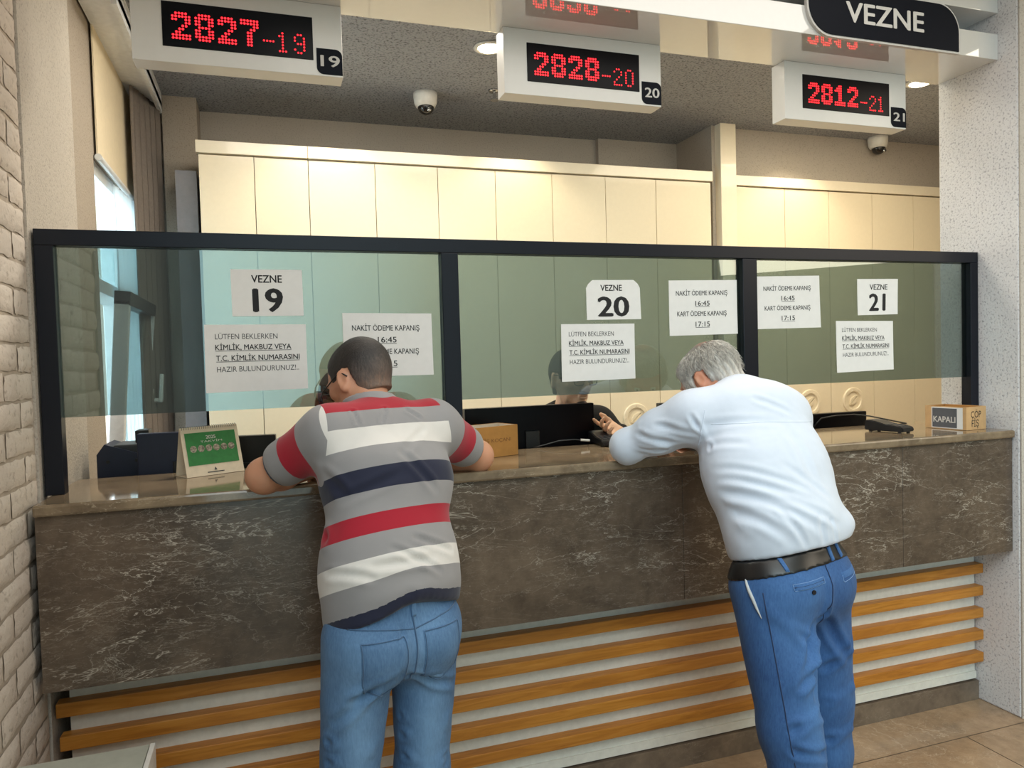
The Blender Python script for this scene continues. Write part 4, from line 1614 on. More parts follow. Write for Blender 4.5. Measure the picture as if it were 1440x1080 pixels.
    put(skin('polo_shirt', [(Pq, Fq)], stripes_mat(), root, {'body_band': band, 'seam': seamd, 'sleeve_band': sleeve}))
    # collar
    K = Field()
    K.cone(nb+V3(0, -.012, .000), nk+V3(-.004, -.004, .012), .088, .074, k=.01)
    K.cone(nb+V3(0, .0, -.03), nk+V3(-.008, .016, .055), .074, .068, k=.004, mode='sub')
    K.clip(lambda X, Y, Z: np.maximum(1.385-Z-.25*(Y+.16)+0*X, Z-(1.474-.45*(Y+.14))+0*X))
    cm = cloth('grey_collar_knit', srgb(150, 148, 150))
    kp_, kf = K.mesh(.0045)
    put(skin('collar', [(kp_, kf)], cm, root))

    # jeans
    J = Field()
    def legs(F, e):
        F.cone(pel+V3(0, 0, .08), pel, .130+e, .138+e, .092+e, .098+e, r, k=.05)
        for sg_, hip, kn, an in ((-1, hipL, knL, anL), (1, hipR, knR, anR)):
            F.ball(pel+r*.068*sg_-f*.034-up*.03, .080+e, k=.05)
            F.cone(hip, kn, .086+e, .062+e, k=.035)
            m_ = kn*.6+an*.4
            F.cone(kn, m_, .062+e, .058+e, k=.03)
            F.cone(m_, an, .058+e, .052+e, k=.03)
    legs(J, .008)
    J.clip(lambda X, Y, Z: Z-1.0+0*X+0*Y)
    J.clip(lambda X, Y, Z: .055-Z+0*X+0*Y)
    Pj, Fj = J.mesh(.007, None, None, 1)
    amt = .0022*wavy(Pj, 26, 8)+.0012*wavy(Pj, 70, 9)
    for c_, sgn in ((knL, -1), (knR, 1)):
        for k_ in range(6):
            z_ = c_[2]-.10+.055*k_
            amt = amt+fold(Pj, (c_[0]-.06, c_[1]-.05, z_), (c_[0]+.06, c_[1]-.055, z_+.02*((-1)**k_)), .014, .0045)
    for a_, b_, w_, d_ in (((.21, -.50, .79), (.12, -.46, .70), .018, .006), ((.33, -.46, .78), (.43, -.38, .72), .018, .006), ((.285, -.49, .92), (.27, -.49, .76), .012, .005),
                           ((.26, -.50, .80), (.15, -.49, .755), .016, .006), ((.30, -.47, .79), (.38, -.44, .75), .016, .005), ((.11, -.42, .66), (.2, -.44, .62), .016, .005)):
        amt = amt+fold(Pj, a_, b_, w_, d_)
    Pj = displace(Pj, Fj, amt)
    def fade(p):
        z_ = p[:, 2]
        out = np.zeros(len(p))
        for kn, an, hip in ((knL, anL, hipL), (knR, anR, hipR)):
            q = p-(kn*.5+hip*.5)
            out = np.maximum(out, np.exp(-((p[:, 0]-(kn[0]+hip[0])/2)/.05)**2)*np.exp(-((z_-.62)/.3)**2))
        return .12+.55*out+.22*np.exp(-((z_-.86)/.08)**2)+.10*wavy(p, 18, 21)
    dn = denim('faded_blue_denim', srgb(42, 78, 122), srgb(116, 156, 198))
    je = put(skin('jeans', [(Pj, Fj)], dn, root, {'fade': fade}))
    stitch_m = cloth('denim_stitching', srgb(72, 104, 140), bump=.3)
    # back pockets, yoke seam, centre seam and belt loop, laid onto the jeans surface
    lay = surface_layer(Pj, Fj)
    for cl_, name_ in ((-.078, 'pocket'), (.080, 'pocket')):
        o = lay.patch(name_, pel, r, -f, cl_, -.040, .112, .125, .0035, dn, je, point=.018)
        lay.outline(pel, r, -f, cl_, -.040, .105, .118, .0048, .0011, stitch_m, o, point=.018)
    lay.line('seam', pel, r, -f, [(.004, .09), (.004, .0), (.003, -.07), (.0, -.10)], .003, .0022, stitch_m, je)
    lay.line('yoke_seam', pel, r, -f, [(-.15, .052), (-.08, .044), (.004, .030), (.08, .044), (.15, .052)], .002, .0016, stitch_m, je)
    lay.patch('belt_loop', pel, r, -f, .006, .085, .013, .055, .006, dn, je)
    for an in (anL, anR):
        shoe(root_shift(root), an-V3(root.location), an+f*.14-V3(root.location), plain('dark_shoe_leather', srgb(36, 32, 32), .4), 'shoe')

    # short hair
    r_, f_, u_ = fr
    H = Field()
    ax_ = [r_, f_, u_]
    H.ball(P(0, -.018, .022), V3(.0800, .0985, .0970), ax_, .02)
    H.ball(P(0, .030, .022), V3(.0690, .066, .079), ax_, .025)
    H.cone(P(0, -.03, -.01), P(0, -.052, -.062), .066, .050, .055, .035, r_, k=.02)
    def hairline(X, Y, Z):
        q = [X-hc[0], Y-hc[1], Z-hc[2]]
        x = q[0]*r_[0]+q[1]*r_[1]+q[2]*r_[2]
        y = q[0]*f_[0]+q[1]*f_[1]+q[2]*f_[2]
        z_ = q[0]*u_[0]+q[1]*u_[1]+q[2]*u_[2]
        edge = np.where(y > .055, .055+(y-.055)*.4, np.where(y > .012, .0+.9*(y-.012), np.where(y > -.045, .028-.5*(y+.045)*0-.06*np.exp(-((y+.05)/.03)**2), -.068)))
        edge = np.where((y <= .012) & (y > -.04), .018, edge)
        edge = np.where((y > .012) & (y < .045), -.012, edge)
        edge = np.where(y <= -.04, -.064-.25*(y+.04)*0, edge)
        return (edge-z_)*.6
    H.clip(hairline)
    Ph, Fh = H.mesh(.0045, None, None, 2)
    Ph = displace(Ph, Fh, .0012*wavy(Ph, 120, 11))
    def tone(p):
        q = p-hc
        x, y, z_ = q@r_, q@f_, q@u_
        t = .20+np.clip((.045-z_)/.09, 0, 1)*.52
        t += .20*np.exp(-(((x-.012)/.028)**2+((y+.062)/.05)**2+((z_-.088)/.045)**2))
        return t+.05*wavy(p, 70, 2)
    put(skin('hair', [(Ph, Fh)], hair_mat('short_dark_hair', [(.05, srgb(24, 22, 22)), (.35, srgb(52, 46, 44)), (.62, srgb(98, 86, 80)), (.95, srgb(150, 118, 98))]), root, {'tone': tone}))
    g = glasses(root_shift(root), lambda x, y, z: P(x, y, z)-V3(root.location), fr, BLACK, LENS, -.012, .012)
    eyes(root_shift(root), lambda x, y, z: P(x, y, z)-V3(root.location), fr)
    return root

def root_shift(root):
    return root

class surface_layer:
    """projects flat outlines onto a mesh along a direction and gives them thickness"""
    def __init__(s, P, Fq):
        from mathutils.bvhtree import BVHTree
        s.t = BVHTree.FromPolygons([tuple(p) for p in P], [tuple(int(i) for i in q) for q in Fq])
    def hit(s, o, r, out, a, b, lift, upv=V3(0, 0, 1.)):
        st = V3(o)+V3(r)*a+upv*b+V3(out)*.5
        h = s.t.ray_cast(Vector(st), Vector(-V3(out)))
        if h[0] is None:
            return None
        return h[0]+h[1]*lift
    def patch(s, name, o, r, out, ca, cb, w_, h_, lift, mat, parent, point=0.0, rot=0.0, mw=12, mh=14):
        bm = bmesh.new()
        g = []
        for j in range(mh+1):
            row = []
            for i in range(mw+1):
                u, v = i/mw-.5, j/mh-.5
                a, b = u*w_*(1-.10*(v < 0)*(-v)), v*h_
                if point and v < -.3:
                    b -= point*(1-abs(u)*2)*(-.3-v)/.2
                edge = max(abs(u), abs(v))
                a2, b2 = a*math.cos(rot)-b*math.sin(rot), a*math.sin(rot)+b*math.cos(rot)
                p = s.hit(o, r, out, ca+a2, cb+b2, lift if edge < .48 else .0002)
                row.append(bm.verts.new(p) if p is not None else None)
            g.append(row)
        for j in range(mh):
            for i in range(mw):
                q = (g[j][i], g[j][i+1], g[j+1][i+1], g[j+1][i])
                if all(x is not None for x in q):
                    bm.faces.new(q)
        o = obj(name, bm, mat, parent, True)
        at_ = o.data.attributes.new('fade', 'FLOAT', 'POINT')
        at_.data.foreach_set('value', np.full(len(o.data.vertices), .32, np.float32))
        return o
    def line(s, name, o, r, out, pts, lift, rad, mat, parent, n=40):
        P = []
        seg = [math.dist(a, b) for a, b in zip(pts, pts[1:])]
        T = sum(seg)
        for k in range(n+1):
            d = T*k/n
            i = 0
            while i < len(seg)-1 and d > seg[i]:
                d -= seg[i]
                i += 1
            t = d/seg[i]
            a = pts[i][0]*(1-t)+pts[i+1][0]*t
            b = pts[i][1]*(1-t)+pts[i+1][1]*t
            p = s.hit(o, r, out, a, b, lift*.4)
            if p is not None:
                P.append(p)
        if len(P) < 3:
            return None
        return obj(name, tube(bmesh.new(), P, rad, 6), mat, parent, True)
    def outline(s, o, r, out, ca, cb, w_, h_, lift, rad, mat, parent, point=0.0):
        pts = [(ca-w_/2, cb+h_/2), (ca+w_/2, cb+h_/2), (ca+w_/2*.95, cb-h_/2), (ca, cb-h_/2-point), (ca-w_/2*.95, cb-h_/2), (ca-w_/2, cb+h_/2)]
        return s.line('stitching', o, r, out, pts, lift*2.2, rad, mat, parent, 70)

striped_man()

# ------------------------------------------------------------------ the man in the white shirt
def white_shirt_man():
    root = thing('person', 'person with grey hair in white shirt and blue trousers bent over the counter', 'person', (1.46, -.45, 0))
    def put(o):
        o.location = tuple(-c for c in root.location)
        return o
    up = V3(0, 0, 1.)
    rp, fp = V3(.989, .15, 0), V3(-.15, .989, 0)
    rs, fs = V3(.978, -.208, 0), V3(.208, .978, 0)
    rm = unit(rp+rs)
    pel, wst, che, upc = V3(1.46, -.44, .90), V3(1.462, -.41, 1.0), V3(1.462, -.315, 1.21), V3(1.465, -.235, 1.355)
    nb, nk, hc = V3(1.475, -.170, 1.415), V3(1.455, -.115, 1.445), V3(1.438, -.062, 1.480)
    fr = head_frame(.42, .58, .02)
    shL, shR = V3(1.290, -.19, 1.362), V3(1.598, -.235, 1.345)
    elL, wrL = V3(1.137, -.03, 1.258), V3(1.30, .115, 1.245)
    elR, wrR = V3(1.66, -.01, 1.258), V3(1.50, .10, 1.245)
    hipL, hipR = V3(1.36, -.45, .87), V3(1.56, -.42, .87)
    knL, anL = V3(1.350, -.56, .50), V3(1.365, -.66, .085)
    knR, anR = V3(1.585, -.425, .50), V3(1.585, -.43, .085)

    def torso(F, e):
        F.cone(pel, wst, .150+e, .156+e, .108+e, .114+e, rp, k=.05)
        F.cone(wst, che, .160+e, .172+e, .120+e, .118+e, rm, k=.05, pw=2.3)
        F.cone(che, upc, .172+e, .165+e, .118+e, .095+e, rs, k=.05, pw=2.3)
        F.cone(upc-rs*.06, upc+rs*.06, .088+e, .088+e, k=.05)
        F.cone(upc-rs*.05+V3(0, .0, .02), shL, .060+e, .064+e, k=.05)
        F.cone(upc+rs*.05+V3(0, .0, .02), shR, .060+e, .064+e, k=.05)
        F.cone(upc+V3(0, .02, 0), nb, .09+e, .066+e, k=.05)

    B = Field()
    torso(B, -.014)
    B.cone(nb, nk, .062, .058, k=.03)
    B.cone(nk, hc, .058, .055, k=.03)
    P = head_prims(B, hc, fr)
    for sh, el, wr in ((shL, elL, wrL), (shR, elR, wrR)):
        arm_prims(B, sh, el, wr, 1.0, .048, .038, .026)
    leg_prims(B, hipL, knL, anL, None, .085, .052, .036)
    leg_prims(B, hipR, knR, anR, None, .085, .052, .036)
    hand_prims(B, wrL, wrL-elL+V3(.05, .0, -.005), (0, 0, 1), (-.3, .9, 0), .35)
    hand_prims(B, wrR, wrR-elR+V3(-.05, 0, -.005), (0, 0, 1), (.3, .9, 0), .35)
    for an in (anL, anR):
        B.cone(an, an+fp*.06+V3(0, 0, -.04), .036, .034, k=.02)
        B.cone(an+fp*.06+V3(0, 0, -.04), an+fp*.15+V3(0, 0, -.055), .034, .024, k=.02)
    lo, hi = B.bounds()
    parts = [B.mesh(.009, lo, V3(hi[0], hi[1], 1.20)), B.mesh(.009, V3(lo[0], lo[1], 1.182), V3(hi[0], -.150, hi[2])),
             B.mesh(.0045, V3(lo[0], -.168, 1.182), hi)]
    put(skin('body', parts, SK2, root))

    def beltz(X, Y):
        l = (X-pel[0])*rp[0]+(Y-pel[1])*rp[1]
        fw = (X-pel[0])*fp[0]+(Y-pel[1])*fp[1]
        return .952+.065*l-.26*fw
    # shirt
    S = Field()
    torso(S, .012)
    S.cone(V3(1.463, -.425, 1.055), V3(1.464, -.36, 1.14), .162, .182, .128, .130, rm, k=.05)
    S.ball(V3(1.598, -.455, 1.045), V3(.055, .06, .035), None, .04)
    for sh, el, wr in ((shL, elL, wrL), (shR, elR, wrR)):
        m_ = (sh+el)/2
        S.cone(sh, m_, .080, .070, k=.045)
        S.cone(m_, el, .070, .050, k=.03)
        S.ball(el, .051, k=.03)
        S.cone(el, el*.3+wr*.7, .051, .044, k=.03)
        S.cone(el*.3+wr*.7, wr-(wr-el)*.04, .046, .038, k=.02)
    S.clip(lambda X, Y, Z: beltz(X, Y)+.022-Z)
    # sleeves rest on the counter
    S.clip(lambda X, Y, Z: np.where(Y > -.02, 1.2115-Z, -1.0)+0*X)
    S.cone(nb+V3(-.006, .02, .0), nk+V3(-.02, .05, .06), .060, .075, k=.01, mode='sub')
    Pq, Fq = S.mesh(.007, None, None, 2)
    amt = .0030*wavy(Pq, 17, 31)+.0016*wavy(Pq, 48, 32)+.0006*wavy(Pq, 130, 33)
    Nq = vnormals(Pq, Fq)
    bk_out = V3(-.044, -.879, .474)
    for a_, b_, w_, d_ in (((1.149, -.416, 1.228), (1.208, -.501, 1.075), .013, .0042), ((1.158, -.416, 1.227), (1.283, -.522, 1.042), .015, .0052), ((1.168, -.415, 1.230), (1.378, -.538, 1.022), .016, .0058),
                           ((1.185, -.411, 1.239), (1.476, -.536, 1.035), .017, .0058), ((1.210, -.410, 1.243), (1.475, -.5, 1.103), .016, .0044), ((1.237, -.405, 1.255), (1.463, -.477, 1.144), .015, .0034),
                           ((1.151, -.444, 1.175), (1.174, -.52, 1.037), .012, .0036), ((1.185, -.462, 1.144), (1.238, -.532, 1.019), .013, .0038), ((1.357, -.473, 1.141), (1.542, -.532, 1.049), .016, .0046),
                           ((1.423, -.437, 1.214), (1.539, -.494, 1.119), .015, .0034), ((1.364, -.494, 1.103), (1.417, -.546, 1.011), .012, .0034), ((1.471, -.513, 1.077), (1.476, -.549, 1.012), .011, .0038),
                           ((1.513, -.522, 1.064), (1.520, -.548, 1.017), .010, .0036), ((1.423, -.325, 1.421), (1.522, -.358, 1.369), .013, .0034), ((1.258, -.342, 1.375), (1.466, -.369, 1.344), .016, .0030),
                           ((1.196, -.354, 1.347), (1.345, -.393, 1.289), .015, .0030), ((1.486, -.376, 1.333), (1.504, -.475, 1.15), .022, .0030)):
        amt = amt+fold(Pq, a_, b_, w_*1.1, d_*.72, Nq, bk_out)
    for a_, b_, w_, d_ in (((1.24, -.26, 1.37), (1.275, -.31, 1.27), .012, .005),
                           ((1.16, -.17, 1.34), (1.26, -.26, 1.32), .015, .004), ((1.12, -.11, 1.31), (1.24, -.24, 1.27), .015, .005),
                           ((1.15, -.10, 1.33), (1.23, -.17, 1.37), .012, .004), ((1.13, -.09, 1.27), (1.22, -.20, 1.25), .012, .004),
                           ((1.12, -.06, 1.30), (1.16, -.075, 1.22), .010, .003), ((1.16, -.07, 1.33), (1.19, -.11, 1.25), .011, .004), ((1.22, -.15, 1.27), (1.15, -.08, 1.235), .011, .004)):
        amt = amt+fold(Pq, a_, b_, w_, d_)
    Pq = displace(Pq, Fq, amt)
    wm = cloth('white_cotton_shirt', srgb(214, 223, 238), .8, 700, .08, .02)
    sh_o = put(skin('shirt', [(Pq, Fq)], wm, root))
    lay = surface_layer(Pq, Fq)
    # armhole and yoke seams
    lay.line('seam', V3(1.462, -.30, 1.30), unit(rs), -unit(fs), [(-.185, .09), (-.20, .02), (-.195, -.05)], .001, .0012, wm, sh_o)
    lay.line('seam', V3(1.462, -.30, 1.30), unit(rs), -unit(fs), [(-.17, .045), (0, .05), (.17, .04)], .001, .0010, wm, sh_o)
    K = Field()
    K.cone(nb+V3(0, -.010, -.004), nk+V3(-.004, -.008, .012), .084, .072, k=.01)
    K.cone(nb+V3(-.004, .004, -.03), nk+V3(-.012, .02, .05), .070, .066, k=.004, mode='sub')
    K.clip(lambda X, Y, Z: np.maximum(1.405-Z-.35*(Y+.2)+0*X, Z-(1.474-.55*(Y+.2))+0*X))
    put(skin('collar', [K.mesh(.0045)], wm, root))

    # trousers
    J = Field()
    def trous(J, e):
        J.cone(pel+V3(0, .03, .10), pel, .158+e, .166+e, .122+e, .126+e, rp, k=.05)
        for sg_, hip, kn, an in ((-1, hipL, knL, anL), (1, hipR, knR, anR)):
            J.ball(pel+rp*.075*sg_-fp*.040-up*.035, .094+e, k=.06)
            J.cone(hip, kn, .104+e, .082+e, k=.04)
            m_ = kn*.6+an*.4
            J.cone(kn, m_, .082+e, .076+e, k=.03)
            J.cone(m_, an, .076+e, .070+e, k=.03)
    trous(J, 0)
    J.clip(lambda X, Y, Z: Z-(beltz(X, Y)+.006))
    J.clip(lambda X, Y, Z: .05-Z+0*X+0*Y)
    Pj, Fj = J.mesh(.007, None, None, 1)
    amt = .0034*wavy(Pj, 20, 41)+.0016*wavy(Pj, 60, 42)
    for a_, b_, w_, d_ in (((1.44, -.56, .80), (1.33, -.60, .62), .022, .010), ((1.47, -.55, .82), (1.40, -.60, .60), .02, .009), ((1.50, -.53, .80), (1.60, -.50, .64), .022, .008),
                           ((1.48, -.56, .92), (1.475, -.56, .78), .012, .007), ((1.46, -.55, .74), (1.38, -.62, .70), .018, .007), ((1.42, -.58, .68), (1.33, -.63, .64), .018, .006),
                           ((1.42, -.6, .56), (1.30, -.63, .54), .018, .007), ((1.42, -.64, .46), (1.29, -.64, .49), .018, .006), ((1.43, -.66, .38), (1.30, -.68, .40), .018, .006),
                           ((1.30, -.52, .86), (1.40, -.58, .74), .02, .006), ((1.62, -.50, .70), (1.52, -.50, .62), .018, .006), ((1.64, -.48, .56), (1.54, -.49, .52), .016, .006), ((1.64, -.48, .44), (1.54, -.49, .40), .016, .006)):
        amt = amt+fold(Pj, a_, b_, w_, d_)
    Pj = displace(Pj, Fj, amt)
    dn = denim('blue_chambray', srgb(30, 64, 118), srgb(84, 132, 190), 5)
    def fade(p):
        z_ = p[:, 2]
        return .16+.36*np.exp(-((z_-.62)/.25)**2)*np.exp(-((p[:, 0]-1.40)/.10)**2)+.10*wavy(p, 14, 6)
    tr = put(skin('trousers', [(Pj, Fj)], dn, root, {'fade': fade}))
    st = cloth('pale_blue_stitching', srgb(120, 156, 204), bump=.3)
    dk_ = cloth('dark_seam', srgb(28, 52, 92))
    lay = surface_layer(Pj, Fj)
    pt = lay.patch('welt_pocket', pel, rp, -fp, -.070, .012, .105, .017, .003, dn, tr, rot=.10)
    lay.line('stitching', pel, rp, -fp, [(-.122, .016), (-.018, .026), (-.018, .009), (-.122, -.001), (-.122, .016)], .003, .0009, st, pt)
    lay.line('welt_slit', pel, rp, -fp, [(-.120, .008), (-.020, .018)], .0048, .0014, dk_, pt)
    btn = lay.hit(pel, rp, -fp, -.068, -.008, .002)
    if btn is not None:
        o = obj('button', lathe(bmesh.new(), [(0, -.002), (.0065, -.002), (.0065, .001), (0, .001)], btn, 'Y', 14), plain('dark_button', srgb(24, 26, 34), .4), tr)
    pt2 = lay.patch('welt_pocket', pel, rp, -fp, .095, .02, .085, .017, .003, dn, tr, rot=.06)
    lay.line('stitching', pel, rp, -fp, [(.055, .018), (.135, .030), (.135, .012), (.055, .0), (.055, .018)], .003, .0009, st, pt2)
    lay.line('seam', pel, rp, -fp, [(.004, .06), (.004, .0), (.002, -.07), (-.004, -.14)], .002, .0016, dk_, tr)
    # side seam of the left leg, seen from behind on its outer side
    out = unit(-rp*.75-fp*.65)
    rr = unit(np.cross(up, -out))
    sg0 = V3(hipL)
    dn_ = unit(anL-hipL)
    pts = []
    for k in range(30):
        q = hipL+(anL-hipL)*(k/29*.95)+V3(0, 0, .02)
        h = lay.t.ray_cast(Vector(q+out*.4), Vector(-out))
        if h[0] is not None:
            pts.append(h[0]+h[1]*.0008)
    obj('side_seam', tube(bmesh.new(), pts, .0016, 6), dk_, tr, True)
    # slanted side pocket with pale lining
    pts = []
    for k in range(16):
        t = k/15
        q = pel+V3(-.06, .0, .035-.115*t)
        o2 = unit(-rp*.95-fp*(.10+.45*t))
        h = lay.t.ray_cast(Vector(q+o2*.4), Vector(-o2))
        if h[0] is not None:
            pts.append(h[0]+h[1]*.001)
    obj('side_pocket', tube(bmesh.new(), pts, [.0012+.0040*math.sin(math.pi*k/max(1, len(pts)-1)) for k in range(len(pts))], 6), cloth('pale_pocket_lining', srgb(205, 208, 210)), tr, True)

    # belt
    Bt = Field()
    trous(Bt, .0045)
    Bt.clip(lambda X, Y, Z: np.maximum(Z-(beltz(X, Y)+.020), beltz(X, Y)-.030-Z))
    bp_, bf_ = Bt.mesh(.005, None, None, 2)
    be = put(skin('belt', [(bp_, bf_)], plain('black_belt_leather', srgb(20, 19, 20), .32, spec=.6), root))
    lb = surface_layer(bp_, bf_)
    for a_ in (-.125, .035, .082):
        z0 = .047+.065*a_+.26*.13
        lb.patch('belt_loop', pel, rp, -fp, a_, z0+.002, .011, .052, .0045, dn, be, rot=.06)
    for an in (anL, anR):
        shoe(root, an-V3(root.location), an+fp*.14-V3(root.location), plain('black_shoe_leather', srgb(30, 28, 28), .4), 'shoe')

    # grey hair: a cap with locks, thin on the crown
    r_, f_, u_ = fr
    ax_ = [r_, f_, u_]
    H = Field()
    H.ball(P(0, -.020, .020), V3(.0830, .1010, .0975), ax_, .02)
    H.ball(P(0, .028, .020), V3(.0730, .068, .080), ax_, .025)
    H.cone(P(0, -.045, .0), P(0, -.076, -.060), .076, .058, .050, .032, r_, k=.02)
    for sg_ in (-1, 1):
        H.ball(P(.072*sg_, .022, .005), V3(.015, .032, .040), ax_, .02)
    def hairline(X, Y, Z):
        q = [X-hc[0], Y-hc[1], Z-hc[2]]
        y = q[0]*f_[0]+q[1]*f_[1]+q[2]*f_[2]
        z_ = q[0]*u_[0]+q[1]*u_[1]+q[2]*u_[2]
        edge = np.where(y > .05, .050, np.where(y > .012, -.030, np.where(y > -.040, .014, -.095)))
        return (edge-z_)*.6
    H.clip(hairline)
    Ph, Fh = H.mesh(.0042, None, None, 1)
    q = Ph-hc
    th_ = np.arctan2(q@r_, -(q@f_))
    lowm = np.clip((.06-q@u_)/.08, 0, 1)
    Ph = displace(Ph, Fh, (.0028*np.sin(th_*26+3*np.sin(q@u_*40)+wavy(Ph, 30, 3)*3)+.0018*wavy(Ph, 90, 12))*lowm+.001*wavy(Ph, 120, 13))
    def tone(p):
        q = p-hc
        x, y, z_ = q@r_, q@f_, q@u_
        th = np.arctan2(x, -y)
        t = .62+.22*np.sin(th*24+2.5*np.sin(z_*45))*np.clip((.09-z_)/.06, 0, 1)*.6+.08*wavy(p, 80, 4)
        bald = np.clip(1.25*np.exp(-((x/.046)**2+((y+.052)/.05)**2)), 0, 1)*np.clip((z_-.045)/.03, 0, 1)
        return t*(1-bald)+.10*bald
    hm = hair_mat('grey_white_hair', [(.04, srgb(172, 122, 100)), (.22, srgb(150, 118, 104)), (.36, srgb(130, 124, 118)), (.62, srgb(186, 180, 172)), (.9, srgb(232, 228, 222))])
    ho = put(skin('hair', [(Ph, Fh)], hm, root, {'tone': tone}))
    # loose locks, following the fall of the hair
    from mathutils.bvhtree import BVHTree
    bv = BVHTree.FromPolygons([tuple(p) for p in Ph], [tuple(int(i) for i in g) for g in Fh])
    rl = random.Random(12)
    bm = bmesh.new()
    for k in range(900):
        a_ = rl.uniform(-math.pi, math.pi)
        e0 = rl.uniform(.10, .95)
        d0 = V3(r_*math.sin(a_)*math.cos(e0)-f_*math.cos(a_)*math.cos(e0)+u_*math.sin(e0))
        pts = []
        e_ = e0
        n_ = rl.randint(5, 8)
        tw_ = rl.uniform(-.05, .05)
        for j in range(n_):
            d_ = V3(r_*math.sin(a_+tw_*j)*math.cos(e_)-f_*math.cos(a_+tw_*j)*math.cos(e_)+u_*math.sin(e_))
            o3 = hc+u_*.02-f_*.02
            h = bv.ray_cast(Vector(o3+d_*.3), Vector(-d_))
            if h[0] is None or (h[0]-Vector(o3)).dot(Vector(d_)) < .06:
                break
            pts.append(h[0]+Vector(d_)*(.001+.0024*j*rl.random()))
            e_ -= .105
        if len(pts) >= 4:
            tube(bm, pts, [.0012*(1-.75*j/(len(pts)-1)) for j in range(len(pts))], 3)
    lk = obj('loose_hair', bm, plain('silver_hair_strand', srgb(205, 200, 192), .5, var=.35, scale=90), ho, True)
    lk['kind'] = 'stuff'
    eyes(root, lambda x, y, z: P(x, y, z)-V3(root.location), fr)
    return root

white_shirt_man()

# ------------------------------------------------------------------ clerks behind the counter
def clerk(hc, yaw, pitch, pelvis, skinm, shirtm, hairm, label, glass, armL, armR, beard, hair_style):
    root = thing('person', label, 'person', (pelvis[0], pelvis[1], 0))
    loc = V3(root.location)
    def put(o):
        o.location = tuple(-c for c in loc)
        return o
    hc = V3(hc)
    fr = head_frame(yaw, pitch)
    r, f = V3(-1., 0, 0), V3(0, -1., 0)
    up = V3(0, 0, 1.)
    pel = V3(pelvis)
    nb = hc+V3(0, .055, -.165)
    upc = nb+V3(0, .03, -.045)
    che = upc*.6+pel*.4+V3(0, -.01, 0)
    wst = upc*.25+pel*.75
    shL, shR = upc-r*.165, upc+r*.165
    def torso(F, e):
        F.cone(pel, wst, .150+e, .145+e, .11+e, .10+e, r, k=.05)
        F.cone(wst, che, .145+e, .160+e, .10+e, .11+e, r, k=.05)
        F.cone(che, upc, .160+e, .150+e, .11+e, .085+e, r, k=.05)
        F.cone(upc+V3(0, 0, .02), shL, .052+e, .058+e, k=.05)
        F.cone(upc+V3(0, 0, .02), shR, .052+e, .058+e, k=.05)
        F.cone(upc, nb, .075+e, .060+e, k=.04)
    B = Field()
    torso(B, -.012)
    B.cone(nb, hc+V3(0, .02, -.06), .056, .054, k=.03)
    P = head_prims(B, hc, fr)
    hips = [pel-r*.09, pel+r*.09]
    for sgn, hp in ((-1, hips[0]), (1, hips[1])):
        kn = V3(hp[0], hp[1]-.02, .44)
        an = V3(hp[0], hp[1]+.01, .085)
        leg_prims(B, hp, kn, an, None, .082, .052, .036)
        B.cone(an, an+f*.06+V3(0, 0, -.04), .036, .034, k=.02)
        B.cone(an+f*.06+V3(0, 0, -.04), an+f*.15+V3(0, 0, -.055), .034, .024, k=.02)
    for (el, wr, hd, hn, th, cu), sh in ((armL, shL), (armR, shR)):
        arm_prims(B, sh, el, wr, 1.0, .046, .038, .025)
        hand_prims(B, wr, hd, hn, th, .3, .95, .22, cu)
    lo, hi = B.bounds()
    zc = min(nb[2]-.05, 1.17)
    parts = [B.mesh(.010, lo, V3(hi[0], hi[1], zc+.02)), B.mesh(.0042, V3(lo[0], lo[1], zc), hi)]
    put(skin('body', parts, skinm, root))
    S = Field()
    torso(S, .012)
    for (el, wr, hd, hn, th, cu), sh in ((armL, shL), (armR, shR)):
        el, wr = V3(el), V3(wr)
        S.cone(sh, el, .066, .052, k=.04)
        S.cone(el, wr*.9+el*.1, .052, .040, k=.03)
    S.clip(lambda X, Y, Z: pel[2]+.02-Z+0*X+0*Y)
    S.cone(nb+V3(0, -.015, .02), nb+V3(0, -.05, .12), .056, .07, k=.01, mode='sub')
    Pq, Fq = S.mesh(.009, None, None, 2)
    Pq = displace(Pq, Fq, .003*wavy(Pq, 24, 51))
    put(skin('sweater', [(Pq, Fq)], shirtm, root))
    J = Field()
    J.cone(pel+V3(0, 0, .06), pel, .148, .158, .11, .118, r, k=.05)
    for hp in hips:
        J.cone(hp, V3(hp[0], hp[1]-.02, .44), .09, .066, k=.04)
        J.cone(V3(hp[0], hp[1]-.02, .44), V3(hp[0], hp[1]+.01, .09), .066, .055, k=.03)
    J.clip(lambda X, Y, Z: np.maximum(Z-(pel[2]+.06), .06-Z)+0*X+0*Y)
    put(skin('trousers', [J.mesh(.010)], cloth('dark_trousers', srgb(38, 40, 48)), root))
    for hp in hips:
        an = V3(hp[0], hp[1]+.01, .085)
        shoe(root, an-loc, an+f*.14-loc, plain('clerk_shoe', srgb(30, 28, 28), .4))
    r_, f_, u_ = fr
    ax_ = [r_, f_, u_]
    H = Field()
    H.ball(P(0, -.018, .026), V3(.083, .100, .100), ax_, .02)
    H.ball(P(0, .030, .030), V3(.073, .070, .080), ax_, .025)
    H.cone(P(0, -.04, -.01), P(0, -.058, -.07), .068, .050, .05, .03, r_, k=.02)
    def hl(X, Y, Z):
        q = [X-hc[0], Y-hc[1], Z-hc[2]]
        y = q[0]*f_[0]+q[1]*f_[1]+q[2]*f_[2]
        z_ = q[0]*u_[0]+q[1]*u_[1]+q[2]*u_[2]
        edge = np.where(y > .055, .052, np.where(y > .014, -.005, np.where(y > -.04, .022, -.08)))
        return (edge-z_)*.6
    H.clip(hl)
    Ph, Fh = H.mesh(.0048, None, None, 2)
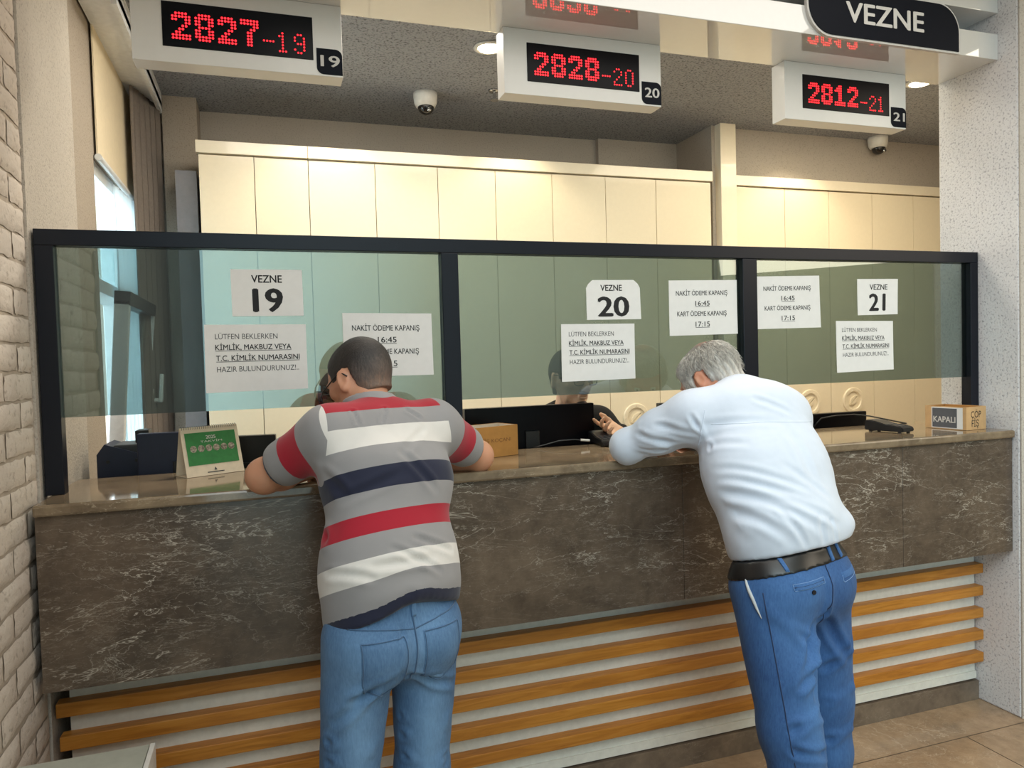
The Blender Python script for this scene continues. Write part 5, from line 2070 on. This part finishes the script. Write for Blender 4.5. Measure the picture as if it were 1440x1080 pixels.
    Ph = displace(Ph, Fh, .0022*wavy(Ph, 90, 14))
    put(skin('hair', [(Ph, Fh)], hairm, root, {'tone': lambda p: .3+.15*wavy(p, 60, 3)}))
    if beard:
        D = Field()
        D.ball(P(0, .099, -.056), V3(.028, .012, .006), ax_, .01)
        D.ball(P(0, .082, -.108), V3(.030, .020, .020), ax_, .02)
        pd, fd = D.mesh(.004, None, None, 1)
        put(skin('beard', [(pd, fd)], hairm, root, {'tone': lambda p: .15+.1*wavy(p, 90, 5)}))
        for sg_ in (-1, 1):
            W = Field()
            W.chain([P(.014*sg_, .100, .016), P(.032*sg_, .098, .022), P(.052*sg_, .080, .015)], [.0045, .0055, .003])
            put(skin('eyebrow', [W.mesh(.002)], hairm, root, {'tone': lambda p: p[:, 0]*0+.1}))
    Pl = lambda x, y, z: P(x, y, z)-loc
    if glass:
        glasses(root, Pl, fr, BLACK, LENS)
    eyes(root, Pl, fr)
    return root

black_knit = cloth('black_sweater_knit', srgb(15, 15, 18), .9, 500, .2, .05, 0.0)
grey_knit = cloth('dark_grey_sweater_knit', srgb(58, 60, 70), .9, 500, .2)
dark_hair = hair_mat('black_hair', [(.05, srgb(12, 11, 11)), (.5, srgb(34, 30, 28)), (.9, srgb(70, 62, 56))])
ash_hair = hair_mat('ash_grey_hair', [(.05, srgb(34, 36, 40)), (.5, srgb(70, 72, 78)), (.9, srgb(128, 130, 136))])
clerk((1.238, .680, 1.477), math.pi+.22, .10, (1.24, .99, .80), SK3, black_knit, dark_hair, 'bearded clerk with black glasses and black sweater behind the middle pane', True,
      (V3(1.478, .64, 1.175), V3(1.372, .495, 1.250), V3(-.72, -.22, .12), V3(.1, .62, -.75), V3(.3, -.3, .9), [.25, .75, .85, .9]),
      (V3(.98, .80, .99), V3(1.06, .66, .93), V3(.5, -.6, -.1), V3(0, 0, 1), V3(1, 0, 0), None), True, 0)
clerk((.262, .69, 1.415), math.pi-.1, .45, (.26, .99, .80), SK3, grey_knit, ash_hair, 'clerk with grey hair mostly hidden by the head of the striped shirt man', False,
      (V3(.52, .80, .99), V3(.44, .66, .93), V3(-.5, -.6, -.1), V3(0, 0, 1), V3(-1, 0, 0), None),
      (V3(.0, .80, .99), V3(.08, .66, .93), V3(.5, -.6, -.1), V3(0, 0, 1), V3(1, 0, 0), None), False, 0)
